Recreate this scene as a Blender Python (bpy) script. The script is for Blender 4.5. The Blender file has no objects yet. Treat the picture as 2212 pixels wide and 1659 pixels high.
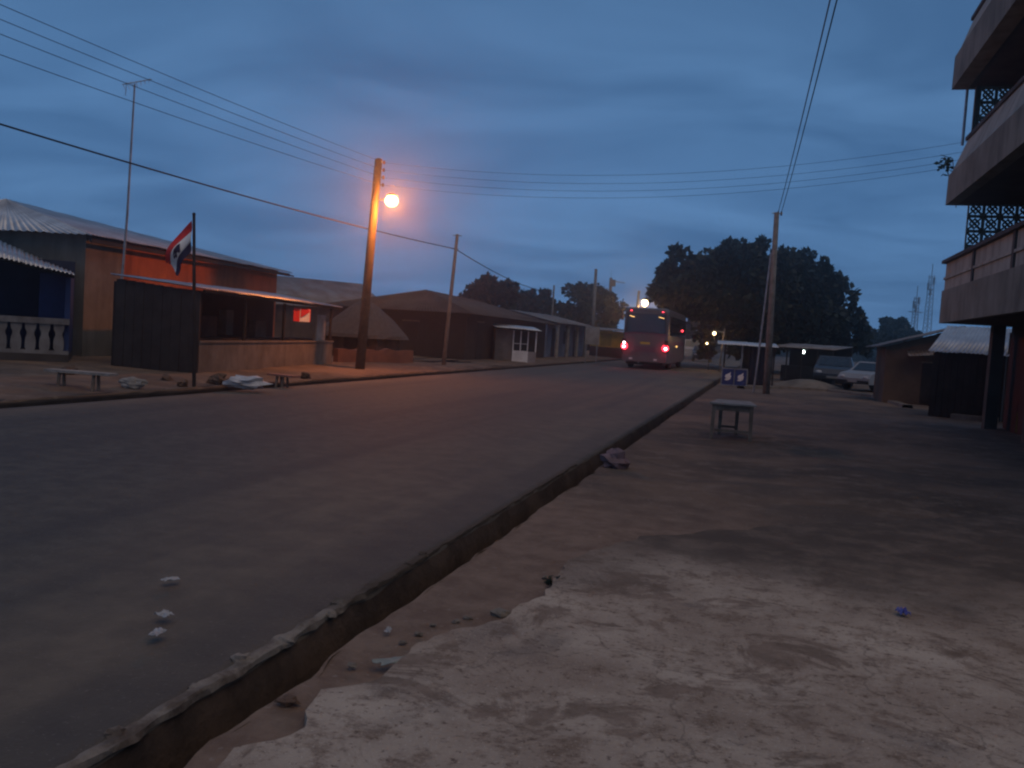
import bpy, math, random
from mathutils import Vector, Matrix, noise

# ------------------------------------------------------------------ camera
R = math.radians
sc = bpy.context.scene
FPX, CXP, CYP = 1947.0, 1106.0, 829.5          # photo measured on a 2212 x 1659 grid
EYE = Vector((0, 0, 1.6))
CAMR = Matrix.Rotation(R(90 - 3.3), 3, 'X') @ Matrix.Rotation(R(3.7), 3, 'Z')
cd = bpy.data.cameras.new('camera'); cam = bpy.data.objects.new('camera', cd)
sc.collection.objects.link(cam)
cam.matrix_world = Matrix.Translation(EYE) @ CAMR.to_4x4()
cd.sensor_width = 36; cd.lens = 36 * FPX / 2212; cd.clip_start = .05; cd.clip_end = 6000
sc.camera = cam

# ------------------------------------------------------------------ sky
SUN_EL, SUN_AZ = R(60), R(148)
w = bpy.data.worlds.new('World'); sc.world = w; w.use_nodes = True
N, L = w.node_tree.nodes, w.node_tree.links
N.clear()
def nd(t, **k):
    n = N.new(t)
    for a, b in k.items(): setattr(n, a, b)
    return n
wo = nd('ShaderNodeOutputWorld'); bg = nd('ShaderNodeBackground'); bg.inputs[1].default_value = .1
sky = nd('ShaderNodeTexSky', sky_type='NISHITA', sun_disc=False)
sky.sun_elevation = R(1.0); sky.sun_rotation = SUN_AZ; sky.dust_density = 1.0; sky.ozone_density = 4
tc = nd('ShaderNodeTexCoord'); sx = nd('ShaderNodeSeparateXYZ'); L.new(tc.outputs['Generated'], sx.inputs[0])
ab = nd('ShaderNodeMath', operation='ABSOLUTE'); L.new(sx.outputs[2], ab.inputs[0])
ad = nd('ShaderNodeMath', operation='ADD'); L.new(ab.outputs[0], ad.inputs[0]); ad.inputs[1].default_value = .12
dx = nd('ShaderNodeMath', operation='DIVIDE'); L.new(sx.outputs[0], dx.inputs[0]); L.new(ad.outputs[0], dx.inputs[1])
dy = nd('ShaderNodeMath', operation='DIVIDE'); L.new(sx.outputs[1], dy.inputs[0]); L.new(ad.outputs[0], dy.inputs[1])
cb = nd('ShaderNodeCombineXYZ'); L.new(dx.outputs[0], cb.inputs[0]); L.new(dy.outputs[0], cb.inputs[1])
mp = nd('ShaderNodeMapping'); L.new(cb.outputs[0], mp.inputs[0]); mp.inputs['Scale'].default_value = (.75, 1.0, 1)
mp.inputs['Rotation'].default_value = (0, 0, R(12)); mp.inputs['Location'].default_value = (3.1, 1.7, 0)
n1 = nd('ShaderNodeTexNoise'); L.new(mp.outputs[0], n1.inputs[0])
n1.inputs['Scale'].default_value = 1.35; n1.inputs['Detail'].default_value = 5; n1.inputs['Roughness'].default_value = .46; n1.inputs['Distortion'].default_value = .9
cr = nd('ShaderNodeValToRGB'); L.new(n1.outputs[0], cr.inputs[0])
cr.color_ramp.elements[0].position = .22; cr.color_ramp.elements[0].color = (.46, 1.27, 2.9, 1)
cr.color_ramp.elements[1].position = .82; cr.color_ramp.elements[1].color = (1.35, 2.95, 5.7, 1)
mx = nd('ShaderNodeMix', data_type='RGBA'); mx.inputs[0].default_value = .88
L.new(sky.outputs[0], mx.inputs[6]); L.new(cr.outputs[0], mx.inputs[7])
iv = nd('ShaderNodeMath', operation='SUBTRACT'); iv.inputs[0].default_value = 1; L.new(ab.outputs[0], iv.inputs[1])
pw = nd('ShaderNodeMath', operation='POWER'); L.new(iv.outputs[0], pw.inputs[0]); pw.inputs[1].default_value = 5
ml = nd('ShaderNodeMath', operation='MULTIPLY_ADD'); L.new(pw.outputs[0], ml.inputs[0]); ml.inputs[1].default_value = .90; ml.inputs[2].default_value = .76
vm = nd('ShaderNodeVectorMath', operation='SCALE'); L.new(mx.outputs[2], vm.inputs[0]); L.new(ml.outputs[0], vm.inputs['Scale'])
L.new(vm.outputs[0], bg.inputs[0]); L.new(bg.outputs[0], wo.inputs[0])

# ------------------------------------------------------------------ sun (a soft warm glow through cloud)
sl = bpy.data.lights.new('sun', 'SUN'); so = bpy.data.objects.new('sun', sl); sc.collection.objects.link(so)
sl.energy = .78; sl.angle = R(60); sl.color = (1, .70, .40)
so.rotation_euler = (R(90) - SUN_EL, 0, math.pi - SUN_AZ)

sc.view_settings.view_transform = 'Standard'; sc.view_settings.look = 'None'
sc.view_settings.exposure = 0; sc.view_settings.gamma = 1
sc.cycles.use_denoising = True
sc.cycles.filter_width = 2.2
sc.cycles.volume_bounces = 0
sc.cycles.max_bounces = 4

# ------------------------------------------------------------------ placing helpers
TH = R(15.64)
U = Vector((math.sin(TH), math.cos(TH), 0)); NV = Vector((math.cos(TH), -math.sin(TH), 0))
def st(s, t, z=0): return U * s + NV * t + Vector((0, 0, z))
def ray(x, y): return CAMR @ Vector(((x - CXP) / FPX, -(y - CYP) / FPX, -1))
def G(x, y, z=0):
    d = ray(x, y); return EYE + d * ((z - 1.6) / d.z)
def D(x, y, Y):
    d = ray(x, y); return EYE + d * (Y / d.y)
def DG(x, Y):                                   # ground point at depth Y under pixel column x (taken near the horizon)
    p = D(x, 645 + .065 * x + 1.6 * FPX / Y, Y); return Vector((p.x, Y, 0))
rnd = random.Random(7)
def nz(x, y, z=0): return noise.noise(Vector((x, y, z)))

# ------------------------------------------------------------------ materials
MATS = {}
def mat(name, c1, c2=None, scale=4., rough=.85, metal=0., bump=.0, bscale=None, detail=5, spec=.3, lo=.35, hi=.65, emit=None, es=0, streak=0):
    if name in MATS: return MATS[name]
    m = bpy.data.materials.new(name); m.use_nodes = True
    T = m.node_tree; b = T.nodes['Principled BSDF']
    b.inputs['Roughness'].default_value = rough; b.inputs['Metallic'].default_value = metal
    b.inputs['Specular IOR Level'].default_value = spec
    c2 = c2 or tuple(v * .7 for v in c1)
    tx = T.nodes.new('ShaderNodeTexCoord')
    ge = T.nodes.new('ShaderNodeNewGeometry')
    no = T.nodes.new('ShaderNodeTexNoise'); no.inputs['Scale'].default_value = scale; no.inputs['Detail'].default_value = detail
    no.inputs['Roughness'].default_value = .62
    T.links.new(ge.outputs['Position'], no.inputs[0])
    r = T.nodes.new('ShaderNodeValToRGB'); T.links.new(no.outputs[0], r.inputs[0])
    r.color_ramp.elements[0].position = lo; r.color_ramp.elements[0].color = (*c2, 1)
    r.color_ramp.elements[1].position = hi; r.color_ramp.elements[1].color = (*c1, 1)
    T.links.new(r.outputs[0], b.inputs['Base Color'])
    if streak:
        mpn = T.nodes.new('ShaderNodeMapping'); mpn.inputs['Scale'].default_value = (2.0, 2.0, .35); T.links.new(ge.outputs['Position'], mpn.inputs[0])
        ns = T.nodes.new('ShaderNodeTexNoise'); ns.inputs['Scale'].default_value = 1.6; ns.inputs['Detail'].default_value = 6; ns.inputs['Roughness'].default_value = .65
        T.links.new(mpn.outputs[0], ns.inputs[0])
        rs = T.nodes.new('ShaderNodeMapRange'); T.links.new(ns.outputs[0], rs.inputs[0]); rs.inputs[1].default_value = .46; rs.inputs[2].default_value = .70; rs.inputs[4].default_value = streak
        mxs = T.nodes.new('ShaderNodeMix'); mxs.data_type = 'RGBA'; T.links.new(rs.outputs[0], mxs.inputs[0]); T.links.new(r.outputs[0], mxs.inputs[6])
        mxs.inputs[7].default_value = (*[v * .28 for v in c2], 1); T.links.new(mxs.outputs[2], b.inputs['Base Color'])
    if bump:
        nb = T.nodes.new('ShaderNodeTexNoise'); nb.inputs['Scale'].default_value = bscale or scale * 4; nb.inputs['Detail'].default_value = 6
        T.links.new(ge.outputs['Position'], nb.inputs[0])
        bp = T.nodes.new('ShaderNodeBump'); bp.inputs['Strength'].default_value = 1; bp.inputs['Distance'].default_value = bump
        T.links.new(nb.outputs[0], bp.inputs['Height']); T.links.new(bp.outputs[0], b.inputs['Normal'])
    if emit:
        b.inputs['Emission Color'].default_value = (*emit, 1); b.inputs['Emission Strength'].default_value = es
    MATS[name] = m; return m

def ground_mat(name, build):
    m = bpy.data.materials.new(name); m.use_nodes = True; T = m.node_tree
    b = T.nodes['Principled BSDF']; ge = T.nodes.new('ShaderNodeNewGeometry')
    rt = T.nodes.new('ShaderNodeVectorRotate'); rt.rotation_type = 'Z_AXIS'; rt.inputs['Angle'].default_value = TH
    T.links.new(ge.outputs['Position'], rt.inputs['Vector'])       # x = t (across the road), y = s (along it)
    sp = T.nodes.new('ShaderNodeSeparateXYZ'); T.links.new(rt.outputs[0], sp.inputs[0])
    class H: pass
    h = H(); h.T = T; h.b = b; h.pos = rt.outputs[0]; h.t = sp.outputs[0]; h.s = sp.outputs[1]
    def noi(scale, detail=5, rough=.6, stretch=None, dist=0):
        n = T.nodes.new('ShaderNodeTexNoise'); n.inputs['Scale'].default_value = scale; n.inputs['Detail'].default_value = detail
        n.inputs['Roughness'].default_value = rough; n.inputs['Distortion'].default_value = dist
        v = h.pos
        if stretch:
            mpn = T.nodes.new('ShaderNodeMapping'); mpn.inputs['Scale'].default_value = stretch; T.links.new(v, mpn.inputs[0]); v = mpn.outputs[0]
        T.links.new(v, n.inputs[0]); return n.outputs[0]
    def mth(op, a, c=None):
        n = T.nodes.new('ShaderNodeMath'); n.operation = op
        for i, v in enumerate((a, c)):
            if v is None: continue
            if isinstance(v, (int, float)): n.inputs[i].default_value = v
            else: T.links.new(v, n.inputs[i])
        return n.outputs[0]
    def mr(v, a, c, d=0., e=1.):
        n = T.nodes.new('ShaderNodeMapRange'); n.interpolation_type = 'SMOOTHSTEP'; T.links.new(v, n.inputs[0])
        for i, q in enumerate((a, c, d, e)): n.inputs[1 + i].default_value = q
        return n.outputs[0]
    def mixc(f, a, c):
        n = T.nodes.new('ShaderNodeMix'); n.data_type = 'RGBA'
        if isinstance(f, (int, float)): n.inputs[0].default_value = f
        else: T.links.new(f, n.inputs[0])
        for i, v in ((6, a), (7, c)):
            if isinstance(v, tuple): n.inputs[i].default_value = (*v, 1)
            else: T.links.new(v, n.inputs[i])
        return n.outputs[2]
    def bump(v, d):
        bp = T.nodes.new('ShaderNodeBump'); bp.inputs['Distance'].default_value = d; T.links.new(v, bp.inputs['Height'])
        T.links.new(bp.outputs[0], b.inputs['Normal'])
    h.noi, h.mth, h.mr, h.mixc, h.bump = noi, mth, mr, mixc, bump
    b.inputs['Roughness'].default_value = .92; b.inputs['Specular IOR Level'].default_value = .25
    build(h); MATS[name] = m; return m

def b_dirt(h):
    c = h.mixc(h.mr(h.noi(.35, 6), .35, .65), (.085, .062, .047), (.185, .125, .088))
    c = h.mixc(h.mr(h.noi(2.6, 7, .7), .45, .75), c, (.22, .165, .125))
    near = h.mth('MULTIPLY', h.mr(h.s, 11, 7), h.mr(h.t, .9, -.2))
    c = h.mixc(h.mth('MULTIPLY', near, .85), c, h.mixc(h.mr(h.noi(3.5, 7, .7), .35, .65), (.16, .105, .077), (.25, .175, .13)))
    stain_falloff = h.mth('MULTIPLY', h.mth('MULTIPLY', h.mr(h.noi(.55, 5, .6, (1, 1.6, 1), .6), .48, .62), .6), h.mth('SUBTRACT', 1, near))
    c = h.mixc(stain_falloff, c, (.075, .062, .055))  # dark stains beyond the near strip, also painting the light's falloff into the soil
    c = h.mixc(h.mth('MULTIPLY', h.mr(h.noi(26, 3), .62, .7), .5), c, (.30, .25, .21))
    h.T.links.new(c, h.b.inputs['Base Color'])
    h.bump(h.mth('ADD', h.noi(14, 8, .7), h.mth('MULTIPLY', h.noi(60, 4), .4)), .02)
def b_concrete(h):
    c = h.mixc(h.mr(h.noi(1.1, 7, .65), .3, .7), (.29, .22, .17), (.48, .395, .315))
    c = h.mixc(h.mth('MULTIPLY', h.mr(h.noi(6, 9, .8), .48, .62), .7), c, (.17, .115, .08))
    c = h.mixc(h.mth('MULTIPLY', h.mr(h.noi(24, 5, .75), .56, .66), .75), c, (.10, .065, .05))
    c = h.mixc(h.mth('MULTIPLY', h.mr(h.noi(.7, 4, .6, None, .5), .54, .66), .6), c, (.13, .11, .10))
    vo = h.T.nodes.new('ShaderNodeTexVoronoi'); vo.feature = 'DISTANCE_TO_EDGE'; vo.inputs['Scale'].default_value = .62
    mv = h.T.nodes.new('ShaderNodeVectorMath'); mv.operation = 'ADD'; h.T.links.new(h.pos, mv.inputs[0])
    nv_ = h.T.nodes.new('ShaderNodeTexNoise'); nv_.inputs['Scale'].default_value = 1.6; nv_.inputs['Detail'].default_value = 6; h.T.links.new(h.pos, nv_.inputs[0]); h.T.links.new(nv_.outputs['Color'], mv.inputs[1])
    h.T.links.new(mv.outputs[0], vo.inputs['Vector'])
    c = h.mixc(h.mth('MULTIPLY', h.mr(vo.outputs['Distance'], .007, .0), .45), c, (.10, .075, .06))
    c = h.mixc(h.mth('MULTIPLY', h.mr(h.noi(70, 3, .6), .60, .68), .5), c, (.62, .55, .47))
    c = h.mixc(h.mth('MULTIPLY', h.mr(h.noi(1.7, 8, .7, None, .8), .52, .60), .75), c, h.mixc(h.mr(h.noi(5, 6, .7), .35, .65), (.13, .09, .065), (.23, .165, .125)))
    # dusty soil over the slab's far end; the fade also paints in light falloff
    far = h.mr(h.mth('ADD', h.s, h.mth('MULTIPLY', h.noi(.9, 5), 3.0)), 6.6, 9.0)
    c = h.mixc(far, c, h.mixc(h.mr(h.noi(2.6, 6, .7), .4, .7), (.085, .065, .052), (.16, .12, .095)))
    h.T.links.new(c, h.b.inputs['Base Color'])
    h.bump(h.mth('ADD', h.noi(10, 9, .75), h.mth('MULTIPLY', h.noi(45, 5), .5)), .018)
def b_asphalt(h):
    c = h.mixc(h.mr(h.noi(5, 8, .75), .35, .65), (.050, .047, .044), (.084, .077, .068))
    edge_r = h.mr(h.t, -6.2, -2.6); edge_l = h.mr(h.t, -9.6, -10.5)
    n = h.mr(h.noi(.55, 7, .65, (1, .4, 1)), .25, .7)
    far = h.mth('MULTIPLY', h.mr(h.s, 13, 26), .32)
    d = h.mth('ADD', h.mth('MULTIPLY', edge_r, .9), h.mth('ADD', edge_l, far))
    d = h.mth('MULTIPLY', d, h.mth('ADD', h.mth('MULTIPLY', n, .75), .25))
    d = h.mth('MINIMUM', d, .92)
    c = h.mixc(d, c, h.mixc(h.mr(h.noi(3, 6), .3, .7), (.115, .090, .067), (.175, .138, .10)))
    c = h.mixc(h.mth('MULTIPLY', h.mr(h.noi(1.0, 4, .55, (1, .03, 1)), .48, .64), .45), c, (.038, .037, .039))
    c = h.mixc(h.mth('MULTIPLY', h.mr(h.noi(.9, 6, .7, None, 1.2), .62, .70), .55), c, (.035, .033, .033))
    c = h.mixc(h.mth('MULTIPLY', h.mr(h.noi(55, 3, .6), .62, .7), .35), c, (.24, .21, .19))
    h.T.links.new(c, h.b.inputs['Base Color']); h.b.inputs['Roughness'].default_value = .80; h.b.inputs['Specular IOR Level'].default_value = .32
    h.bump(h.noi(45, 6, .6), .006)
def b_drain(h):
    c = h.mixc(h.mr(h.noi(2, 7, .7), .35, .65), (.036, .025, .02), (.085, .058, .044))
    c = h.mixc(h.mth('MULTIPLY', h.mr(h.noi(9, 6, .7), .5, .7), .5), c, (.05, .035, .028))
    h.T.links.new(c, h.b.inputs['Base Color']); h.bump(h.noi(16, 8, .7), .02)
def b_lip(h):
    c = h.mixc(h.mr(h.noi(4, 7, .7), .35, .65), (.115, .085, .067), (.31, .265, .22))
    c = h.mixc(h.mr(h.mth('ADD', h.s, h.mth('MULTIPLY', h.noi(1.3, 5), 2.5)), 4.9, 6.6), c, (.085, .065, .05))
    h.T.links.new(c, h.b.inputs['Base Color']); h.bump(h.noi(22, 8, .75), .02)
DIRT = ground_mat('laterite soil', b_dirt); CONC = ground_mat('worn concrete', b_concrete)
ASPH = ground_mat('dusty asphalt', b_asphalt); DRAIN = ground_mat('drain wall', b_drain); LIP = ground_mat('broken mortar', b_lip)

TIN = mat('tin sheet', (.52, .55, .58), (.30, .30, .31), 1.2, .42, .75, lo=.3, hi=.7)
TINOLD = mat('old tin sheet', (.26, .25, .25), (.15, .11, .09), 1.0, .6, .4)
TINPALE = mat('pale tin sheet', (.62, .64, .66), (.42, .42, .43), 1.5, .5, .5)
RUST = mat('rusty tin sheet', (.10, .08, .072), (.06, .046, .042), 1.3, .8, .1)
BEIGE = mat('beige plaster', (.17, .16, .14), (.105, .095, .08), .9, .9, bump=.006, streak=.45)
ORANGE = mat('orange plaster', (.36, .12, .055), (.25, .075, .036), .8, .9, bump=.006, streak=.45)
BLUE = mat('blue paint', (.025, .05, .15), (.018, .034, .10), 2, .6)
DARKBLUE = mat('dark blue paint', (.02, .028, .06), (.012, .016, .03), 2, .7)
WHITEW = mat('whitewash', (.34, .32, .30), (.20, .18, .16), 2.2, .9)
DARKWOOD = mat('dark boards', (.032, .026, .025), (.016, .013, .012), 3, .85, bump=.004)
BLACKBOARD = mat('blackened boards', (.040, .033, .031), (.022, .018, .018), 3, .85, bump=.004)
MUD = mat('mud wall', (.16, .10, .07), (.09, .056, .04), 1.4, .95, bump=.01, streak=.45)
MUDRED = mat('red mud wall', (.17, .08, .055), (.10, .05, .04), 1.6, .95, bump=.01)
SANDCRETE = mat('sandcrete', (.21, .18, .15), (.13, .105, .085), 1.3, .93, bump=.008, streak=.45)
GREYC = mat('grey weathered concrete', (.25, .255, .205), (.145, .145, .115), .8, .92, bump=.008, detail=8, streak=.45)
LIGHTC = mat('pale painted parapet', (.42, .42, .345), (.28, .28, .225), 1.0, .9, bump=.006, detail=8, streak=.45)
DIMWHITE = mat('dull whitewash', (.24, .225, .21), (.15, .13, .12), 2.2, .9, streak=.45)
DARKC = mat('stained concrete', (.10, .085, .075), (.055, .045, .04), 1.0, .9, bump=.006)
REDW = mat('red oxide paint', (.085, .028, .024), (.05, .02, .018), 1.1, .8)
POLEW = mat('treated timber pole', (.10, .08, .065), (.055, .045, .036), 5, .85, bump=.004)
POLEG = mat('grey timber pole', (.22, .20, .18), (.13, .115, .10), 5, .85, bump=.004)
STEEL = mat('galvanised steel', (.35, .36, .37), (.22, .22, .22), 4, .5, .7)
WIRE = mat('black cable', (.02, .02, .022), (.012, .012, .013), 4, .7)
CERAM = mat('brown porcelain', (.12, .05, .03), (.08, .03, .02), 9, .3)
WOOD = mat('worn wood', (.22, .17, .13), (.12, .09, .07), 6, .8, bump=.003)
GREYWOOD = mat('grey table top', (.30, .275, .25), (.19, .17, .15), 5, .7, bump=.003)
THATCH = mat('grey thatch', (.10, .085, .078), (.06, .05, .045), 7, .95, bump=.02)
BARK = mat('bark', (.06, .045, .035), (.03, .022, .018), 6, .95, bump=.02)
LEAF = mat('dark leaves', (.016, .024, .011), (.008, .013, .006), 1.2, .6)
LEAF2 = mat('dull leaves', (.05, .075, .03), (.026, .042, .018), 1.0, .6)
WHITE = mat('white paint', (.78, .77, .75), (.6, .58, .55), 3, .6)
PLASTIC = mat('white plastic', (.50, .50, .52), (.36, .36, .37), 5, .4)
RUBBER = mat('rubber', (.02, .02, .02), (.012, .012, .012), 5, .85)
GLASS = mat('dark glass', (.03, .035, .04), (.02, .024, .028), 2, .08, spec=.6)
BLACK = mat('black plastic', (.015, .015, .016), (.01, .01, .01), 5, .6)
FRED = mat('red cloth', (.62, .035, .035), (.5, .025, .025), 5, .85)
FWHITE = mat('white cloth', (.78, .76, .74), (.66, .64, .62), 5, .85)
SCRAP = mat('dirty white plastic', (.40, .40, .41), (.24, .23, .225), 14, .55)
FNAVY = mat('navy cloth', (.012, .018, .06), (.009, .013, .04), 5, .85)

# ------------------------------------------------------------------ mesh helpers
class MB:
    def __init__(s): s.v = []; s.f = []; s.m = []; s.mi = 0
    def add(s, vs, fs):
        o = len(s.v); s.v += [tuple(v) for v in vs]; s.f += [tuple(i + o for i in f) for f in fs]; s.m += [s.mi] * len(fs); return s
    def box(s, x0, x1, y0, y1, z0, z1):
        return s.hexa([(x0, y0, z0), (x1, y0, z0), (x1, y1, z0), (x0, y1, z0), (x0, y0, z1), (x1, y0, z1), (x1, y1, z1), (x0, y1, z1)])
    def hexa(s, v): return s.add(v, [(3, 2, 1, 0), (4, 5, 6, 7), (0, 1, 5, 4), (1, 2, 6, 5), (2, 3, 7, 6), (3, 0, 4, 7)])
    def slab(s, a, b, c, d, th):               # quad a b c d thickened along -normal
        a, b, c, d = map(Vector, (a, b, c, d)); n = (b - a).cross(d - a).normalized() * th
        return s.hexa([a - n, b - n, c - n, d - n, a, b, c, d])
    def tube(s, pts, rad, n=8, cap=True):
        pts = [Vector(p) for p in pts]; rs = rad if isinstance(rad, (list, tuple)) else [rad] * len(pts)
        vs = []; fs = []
        for i, p in enumerate(pts):
            d = (pts[min(i + 1, len(pts) - 1)] - pts[max(i - 1, 0)]).normalized()
            a = d.cross(Vector((0, 0, 1)) if abs(d.z) < .9 else Vector((1, 0, 0))).normalized(); b = d.cross(a)
            for k in range(n):
                q = 2 * math.pi * k / n; vs.append(p + (a * math.cos(q) + b * math.sin(q)) * rs[i])
        for i in range(len(pts) - 1):
            for k in range(n):
                fs.append((i * n + k, i * n + (k + 1) % n, (i + 1) * n + (k + 1) % n, (i + 1) * n + k))
        if cap: fs += [tuple(range(n - 1, -1, -1)), tuple((len(pts) - 1) * n + k for k in range(n))]
        return s.add(vs, fs)
    def ball(s, c, r, nu=10, nv=6, jit=0, seed=0):
        c = Vector(c); rr = r if isinstance(r, (tuple, list)) else (r, r, r); vs = []; fs = []
        for j in range(nv + 1):
            ph = math.pi * j / nv
            for i in range(nu):
                q = 2 * math.pi * i / nu; d = Vector((math.sin(ph) * math.cos(q), math.sin(ph) * math.sin(q), math.cos(ph)))
                k = 1 + jit * noise.noise(d * 1.7 + Vector((seed * 3.7, seed, 0)))
                vs.append(c + Vector((d.x * rr[0], d.y * rr[1], d.z * rr[2])) * k)
        for j in range(nv):
            for i in range(nu): fs.append((j * nu + i, (j + 1) * nu + i, (j + 1) * nu + (i + 1) % nu, j * nu + (i + 1) % nu))
        return s.add(vs, fs)
    def build(s, name, mats, parent=None, smooth=False):
        me = bpy.data.meshes.new(name); me.from_pydata(s.v, [], s.f)
        for m in (mats if isinstance(mats, (list, tuple)) else [mats]): me.materials.append(m)
        if any(s.m): me.polygons.foreach_set('material_index', s.m)
        if smooth: me.polygons.foreach_set('use_smooth', [True] * len(me.polygons))
        me.update(); o = bpy.data.objects.new(name, me); sc.collection.objects.link(o)
        if parent: o.parent = parent
        return o
def tag(o, label=None, cat=None, group=None, kind=None):
    for k, v in (('label', label), ('category', cat), ('group', group), ('kind', kind)):
        if v: o[k] = v
    return o
def thing(name, label, cat, loc=(0, 0, 0), rz=0, group=None):
    o = bpy.data.objects.new(name, None); sc.collection.objects.link(o)
    o.empty_display_size = .2; o.location = loc; o.rotation_euler = (0, 0, rz); return tag(o, label, cat, group)
def box(name, m, parent, *a): return MB().box(*a).build(name, m, parent)
def copy_tree(o, parent=None):
    c = o.copy(); sc.collection.objects.link(c); c.parent = parent
    for ch in o.children: copy_tree(ch, c)
    return c
def sheets(parent, e0, e1, r0, r1, n, m, amp=.018, per=7, name='roof_sheet', rag=.05):
    """n overlapping corrugated sheets over the patch eave e0-e1 / ridge r0-r1"""
    e0, e1, r0, r1 = map(Vector, (e0, e1, r0, r1)); nrm = (e1 - e0).cross(r0 - e0).normalized()
    if nrm.z < 0: nrm = -nrm
    out = []
    for i in range(n):
        a, b = i / n, min(1, (i + 1.08) / n); k = per * 4; vs = []; fs = []
        lift = nrm * (.004 + .008 * (i % 2)); j0 = rnd.uniform(-rag, rag) / max(.5, (r0 - e0).length)
        for q in range(k + 1):
            f = a + (b - a) * q / k; off = nrm * (amp * math.sin(2 * math.pi * per * q / k)) + lift
            E = e0.lerp(e1, f); T = r0.lerp(r1, f); lo = E.lerp(T, j0)
            vs += [lo + off, T + off, lo + off - nrm * .004, T + off - nrm * .004]
        for q in range(k):
            o = q * 4; fs += [(o, o + 4, o + 5, o + 1), (o + 2, o + 3, o + 7, o + 6), (o, o + 2, o + 6, o + 4), (o + 1, o + 5, o + 7, o + 3)]
        mb = MB().add(vs, fs); out.append(mb.build(name, m, parent, True))
    return out

# ------------------------------------------------------------------ ground, road, drain
def frange(a, b, d):
    o = []
    while a < b - 1e-6: o.append(a); a += d
    return o
FAR = [34, 38, 42, 48, 55, 65, 80, 100, 140, 190, 250]
def patch(name, ss, ts, zf, m, tf=None):
    vs = []; fs = []
    for s in ss:
        for t in ts:
            t2 = tf(s, t) if tf else t
            vs.append(st(s, t2, zf(s, t2)))
    k = len(ts)
    for i in range(len(ss) - 1):
        for j in range(k - 1): fs.append((i * k + j, i * k + j + 1, (i + 1) * k + j + 1, (i + 1) * k + j))
    o = MB().add(vs, fs).build(name, m, None, True); tag(o, kind='structure'); return o
T_L, T_LIP, T_R = -10.65, -2.18, -1.89
def edge_r(s): return T_R + .05 * nz(s * 1.3, 3) + .03 * nz(s * 4, 9)
def edge_l(s): return T_L + .12 * nz(s * .5, 30) + .05 * nz(s * 2, 31)
def zyard(s, t):
    d = t - T_R; r = max(0, min(1, d / .8))
    return .035 * nz(s * .5, t * .5) * r + .018 * nz(s * 1.7, t * 1.7, 4) * (.35 + .65 * r) + .007 * nz(s * 6, t * 6, 8) - .01
SS = [-60, -40, -25, -15, -8, -5, -3, -1] + frange(0, 9, .1) + frange(9, 20, .25) + frange(20, 34, .7) + FAR
patch('ground', SS, [T_R - .001, T_R] + [T_R + .06, T_R + .14] + frange(T_R + .24, 3.5, .11) + frange(3.5, 12, .4) + [13, 15, 18, 24, 34, 60, 120, 200], zyard, DIRT,
      lambda s, t: edge_r(s) + (t - T_R) if t < T_R + .5 else t)
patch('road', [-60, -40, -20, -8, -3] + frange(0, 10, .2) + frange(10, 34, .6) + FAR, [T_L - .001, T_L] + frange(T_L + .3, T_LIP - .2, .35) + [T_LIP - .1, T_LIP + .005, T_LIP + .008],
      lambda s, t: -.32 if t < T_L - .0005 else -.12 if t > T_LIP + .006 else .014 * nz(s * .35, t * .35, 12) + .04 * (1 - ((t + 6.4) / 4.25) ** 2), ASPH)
# left roadside: a small gutter then a raised bare verge
def zver(s, t):
    d = edge_l(s) - t
    if d < .02: return -.28
    if d < .25: return -.28
    b = .085 + .03 * nz(s * .8, 50) if d < 1.0 else .12
    return b + .03 * nz(s * .9, t * .9, 5) + .012 * nz(s * 3, t * 3, 5) + min(.06, .01 * d)
VS = [-60, -40, -20, -6] + frange(0, 40, .3) + FAR
patch('roadside_verge', VS, [-200, -120, -60, -40, -30, -24, -20] + frange(-18, T_L - 1.0, .3) + frange(T_L - .95, T_L - .4, .12) + [T_L - .32, T_L - .28, T_L - .255, T_L - .245, T_L - .01, T_L + .06], zver, DIRT,
      lambda s, t: t if t < T_L - 1.2 else t + edge_l(s) - T_L)
def gutter_wall():
    vs = []; fs = []; ss = VS
    for s in ss:
        t = edge_l(s) - .235
        for dt, z in ((.0, -.3), (.0, .03), (-.03, .075 + .03 * nz(s * .8, 50)), (-.16, .09 + .03 * nz(s * .8, 50)), (-.2, -.02)): vs.append(st(s, t + dt + .02 * nz(s * 3, z), z))
    for i in range(len(ss) - 1):
        for j in range(4): fs.append((i * 5 + j, (i + 1) * 5 + j, (i + 1) * 5 + j + 1, i * 5 + j + 1))
    tag(MB().add(vs, fs).build('gutter_kerb', mat('dark kerb', (.045, .036, .032), (.022, .018, .016), 2, .95, bump=.01)), kind='structure')  # near-black brown face along the verge edge
gutter_wall()
# the open drain beside the road: lip, wall, bed
DS = [-8, -4, -2] + frange(-1, 12, .06) + frange(12, 40, .4) + [40, 48, 60, 80, 120, 200]
def drain():
    prof = [(T_LIP, -.02), (T_LIP + .04, -.10), (T_LIP + .06, -.22), (T_LIP + .085, -.33), (T_LIP + .10, -.37), (T_R - .09, -.38), (T_R - .05, -.34), (T_R - .01, -.2), (T_R + .005, -.08), (T_R + .02, .0)]
    vs = []; fs = []; k = len(prof)
    for s in DS:
        for j, (t, z) in enumerate(prof):
            n = nz(s * 2.1, j * .5, 7); t2 = t + .02 * n + (edge_r(s) - T_R if j > 4 else 0)
            vs.append(st(s, t2, z + .02 * nz(s * 3, j, 2) * (j not in (0,)) - (.01 if j == k - 1 else 0)))
    for i in range(len(DS) - 1):
        for j in range(k - 1): fs.append((i * k + j, i * k + j + 1, (i + 1) * k + j + 1, (i + 1) * k + j))
    o = MB().add(vs, fs).build('drain', DRAIN, None, True); tag(o, kind='structure'); return o
drain()
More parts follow.
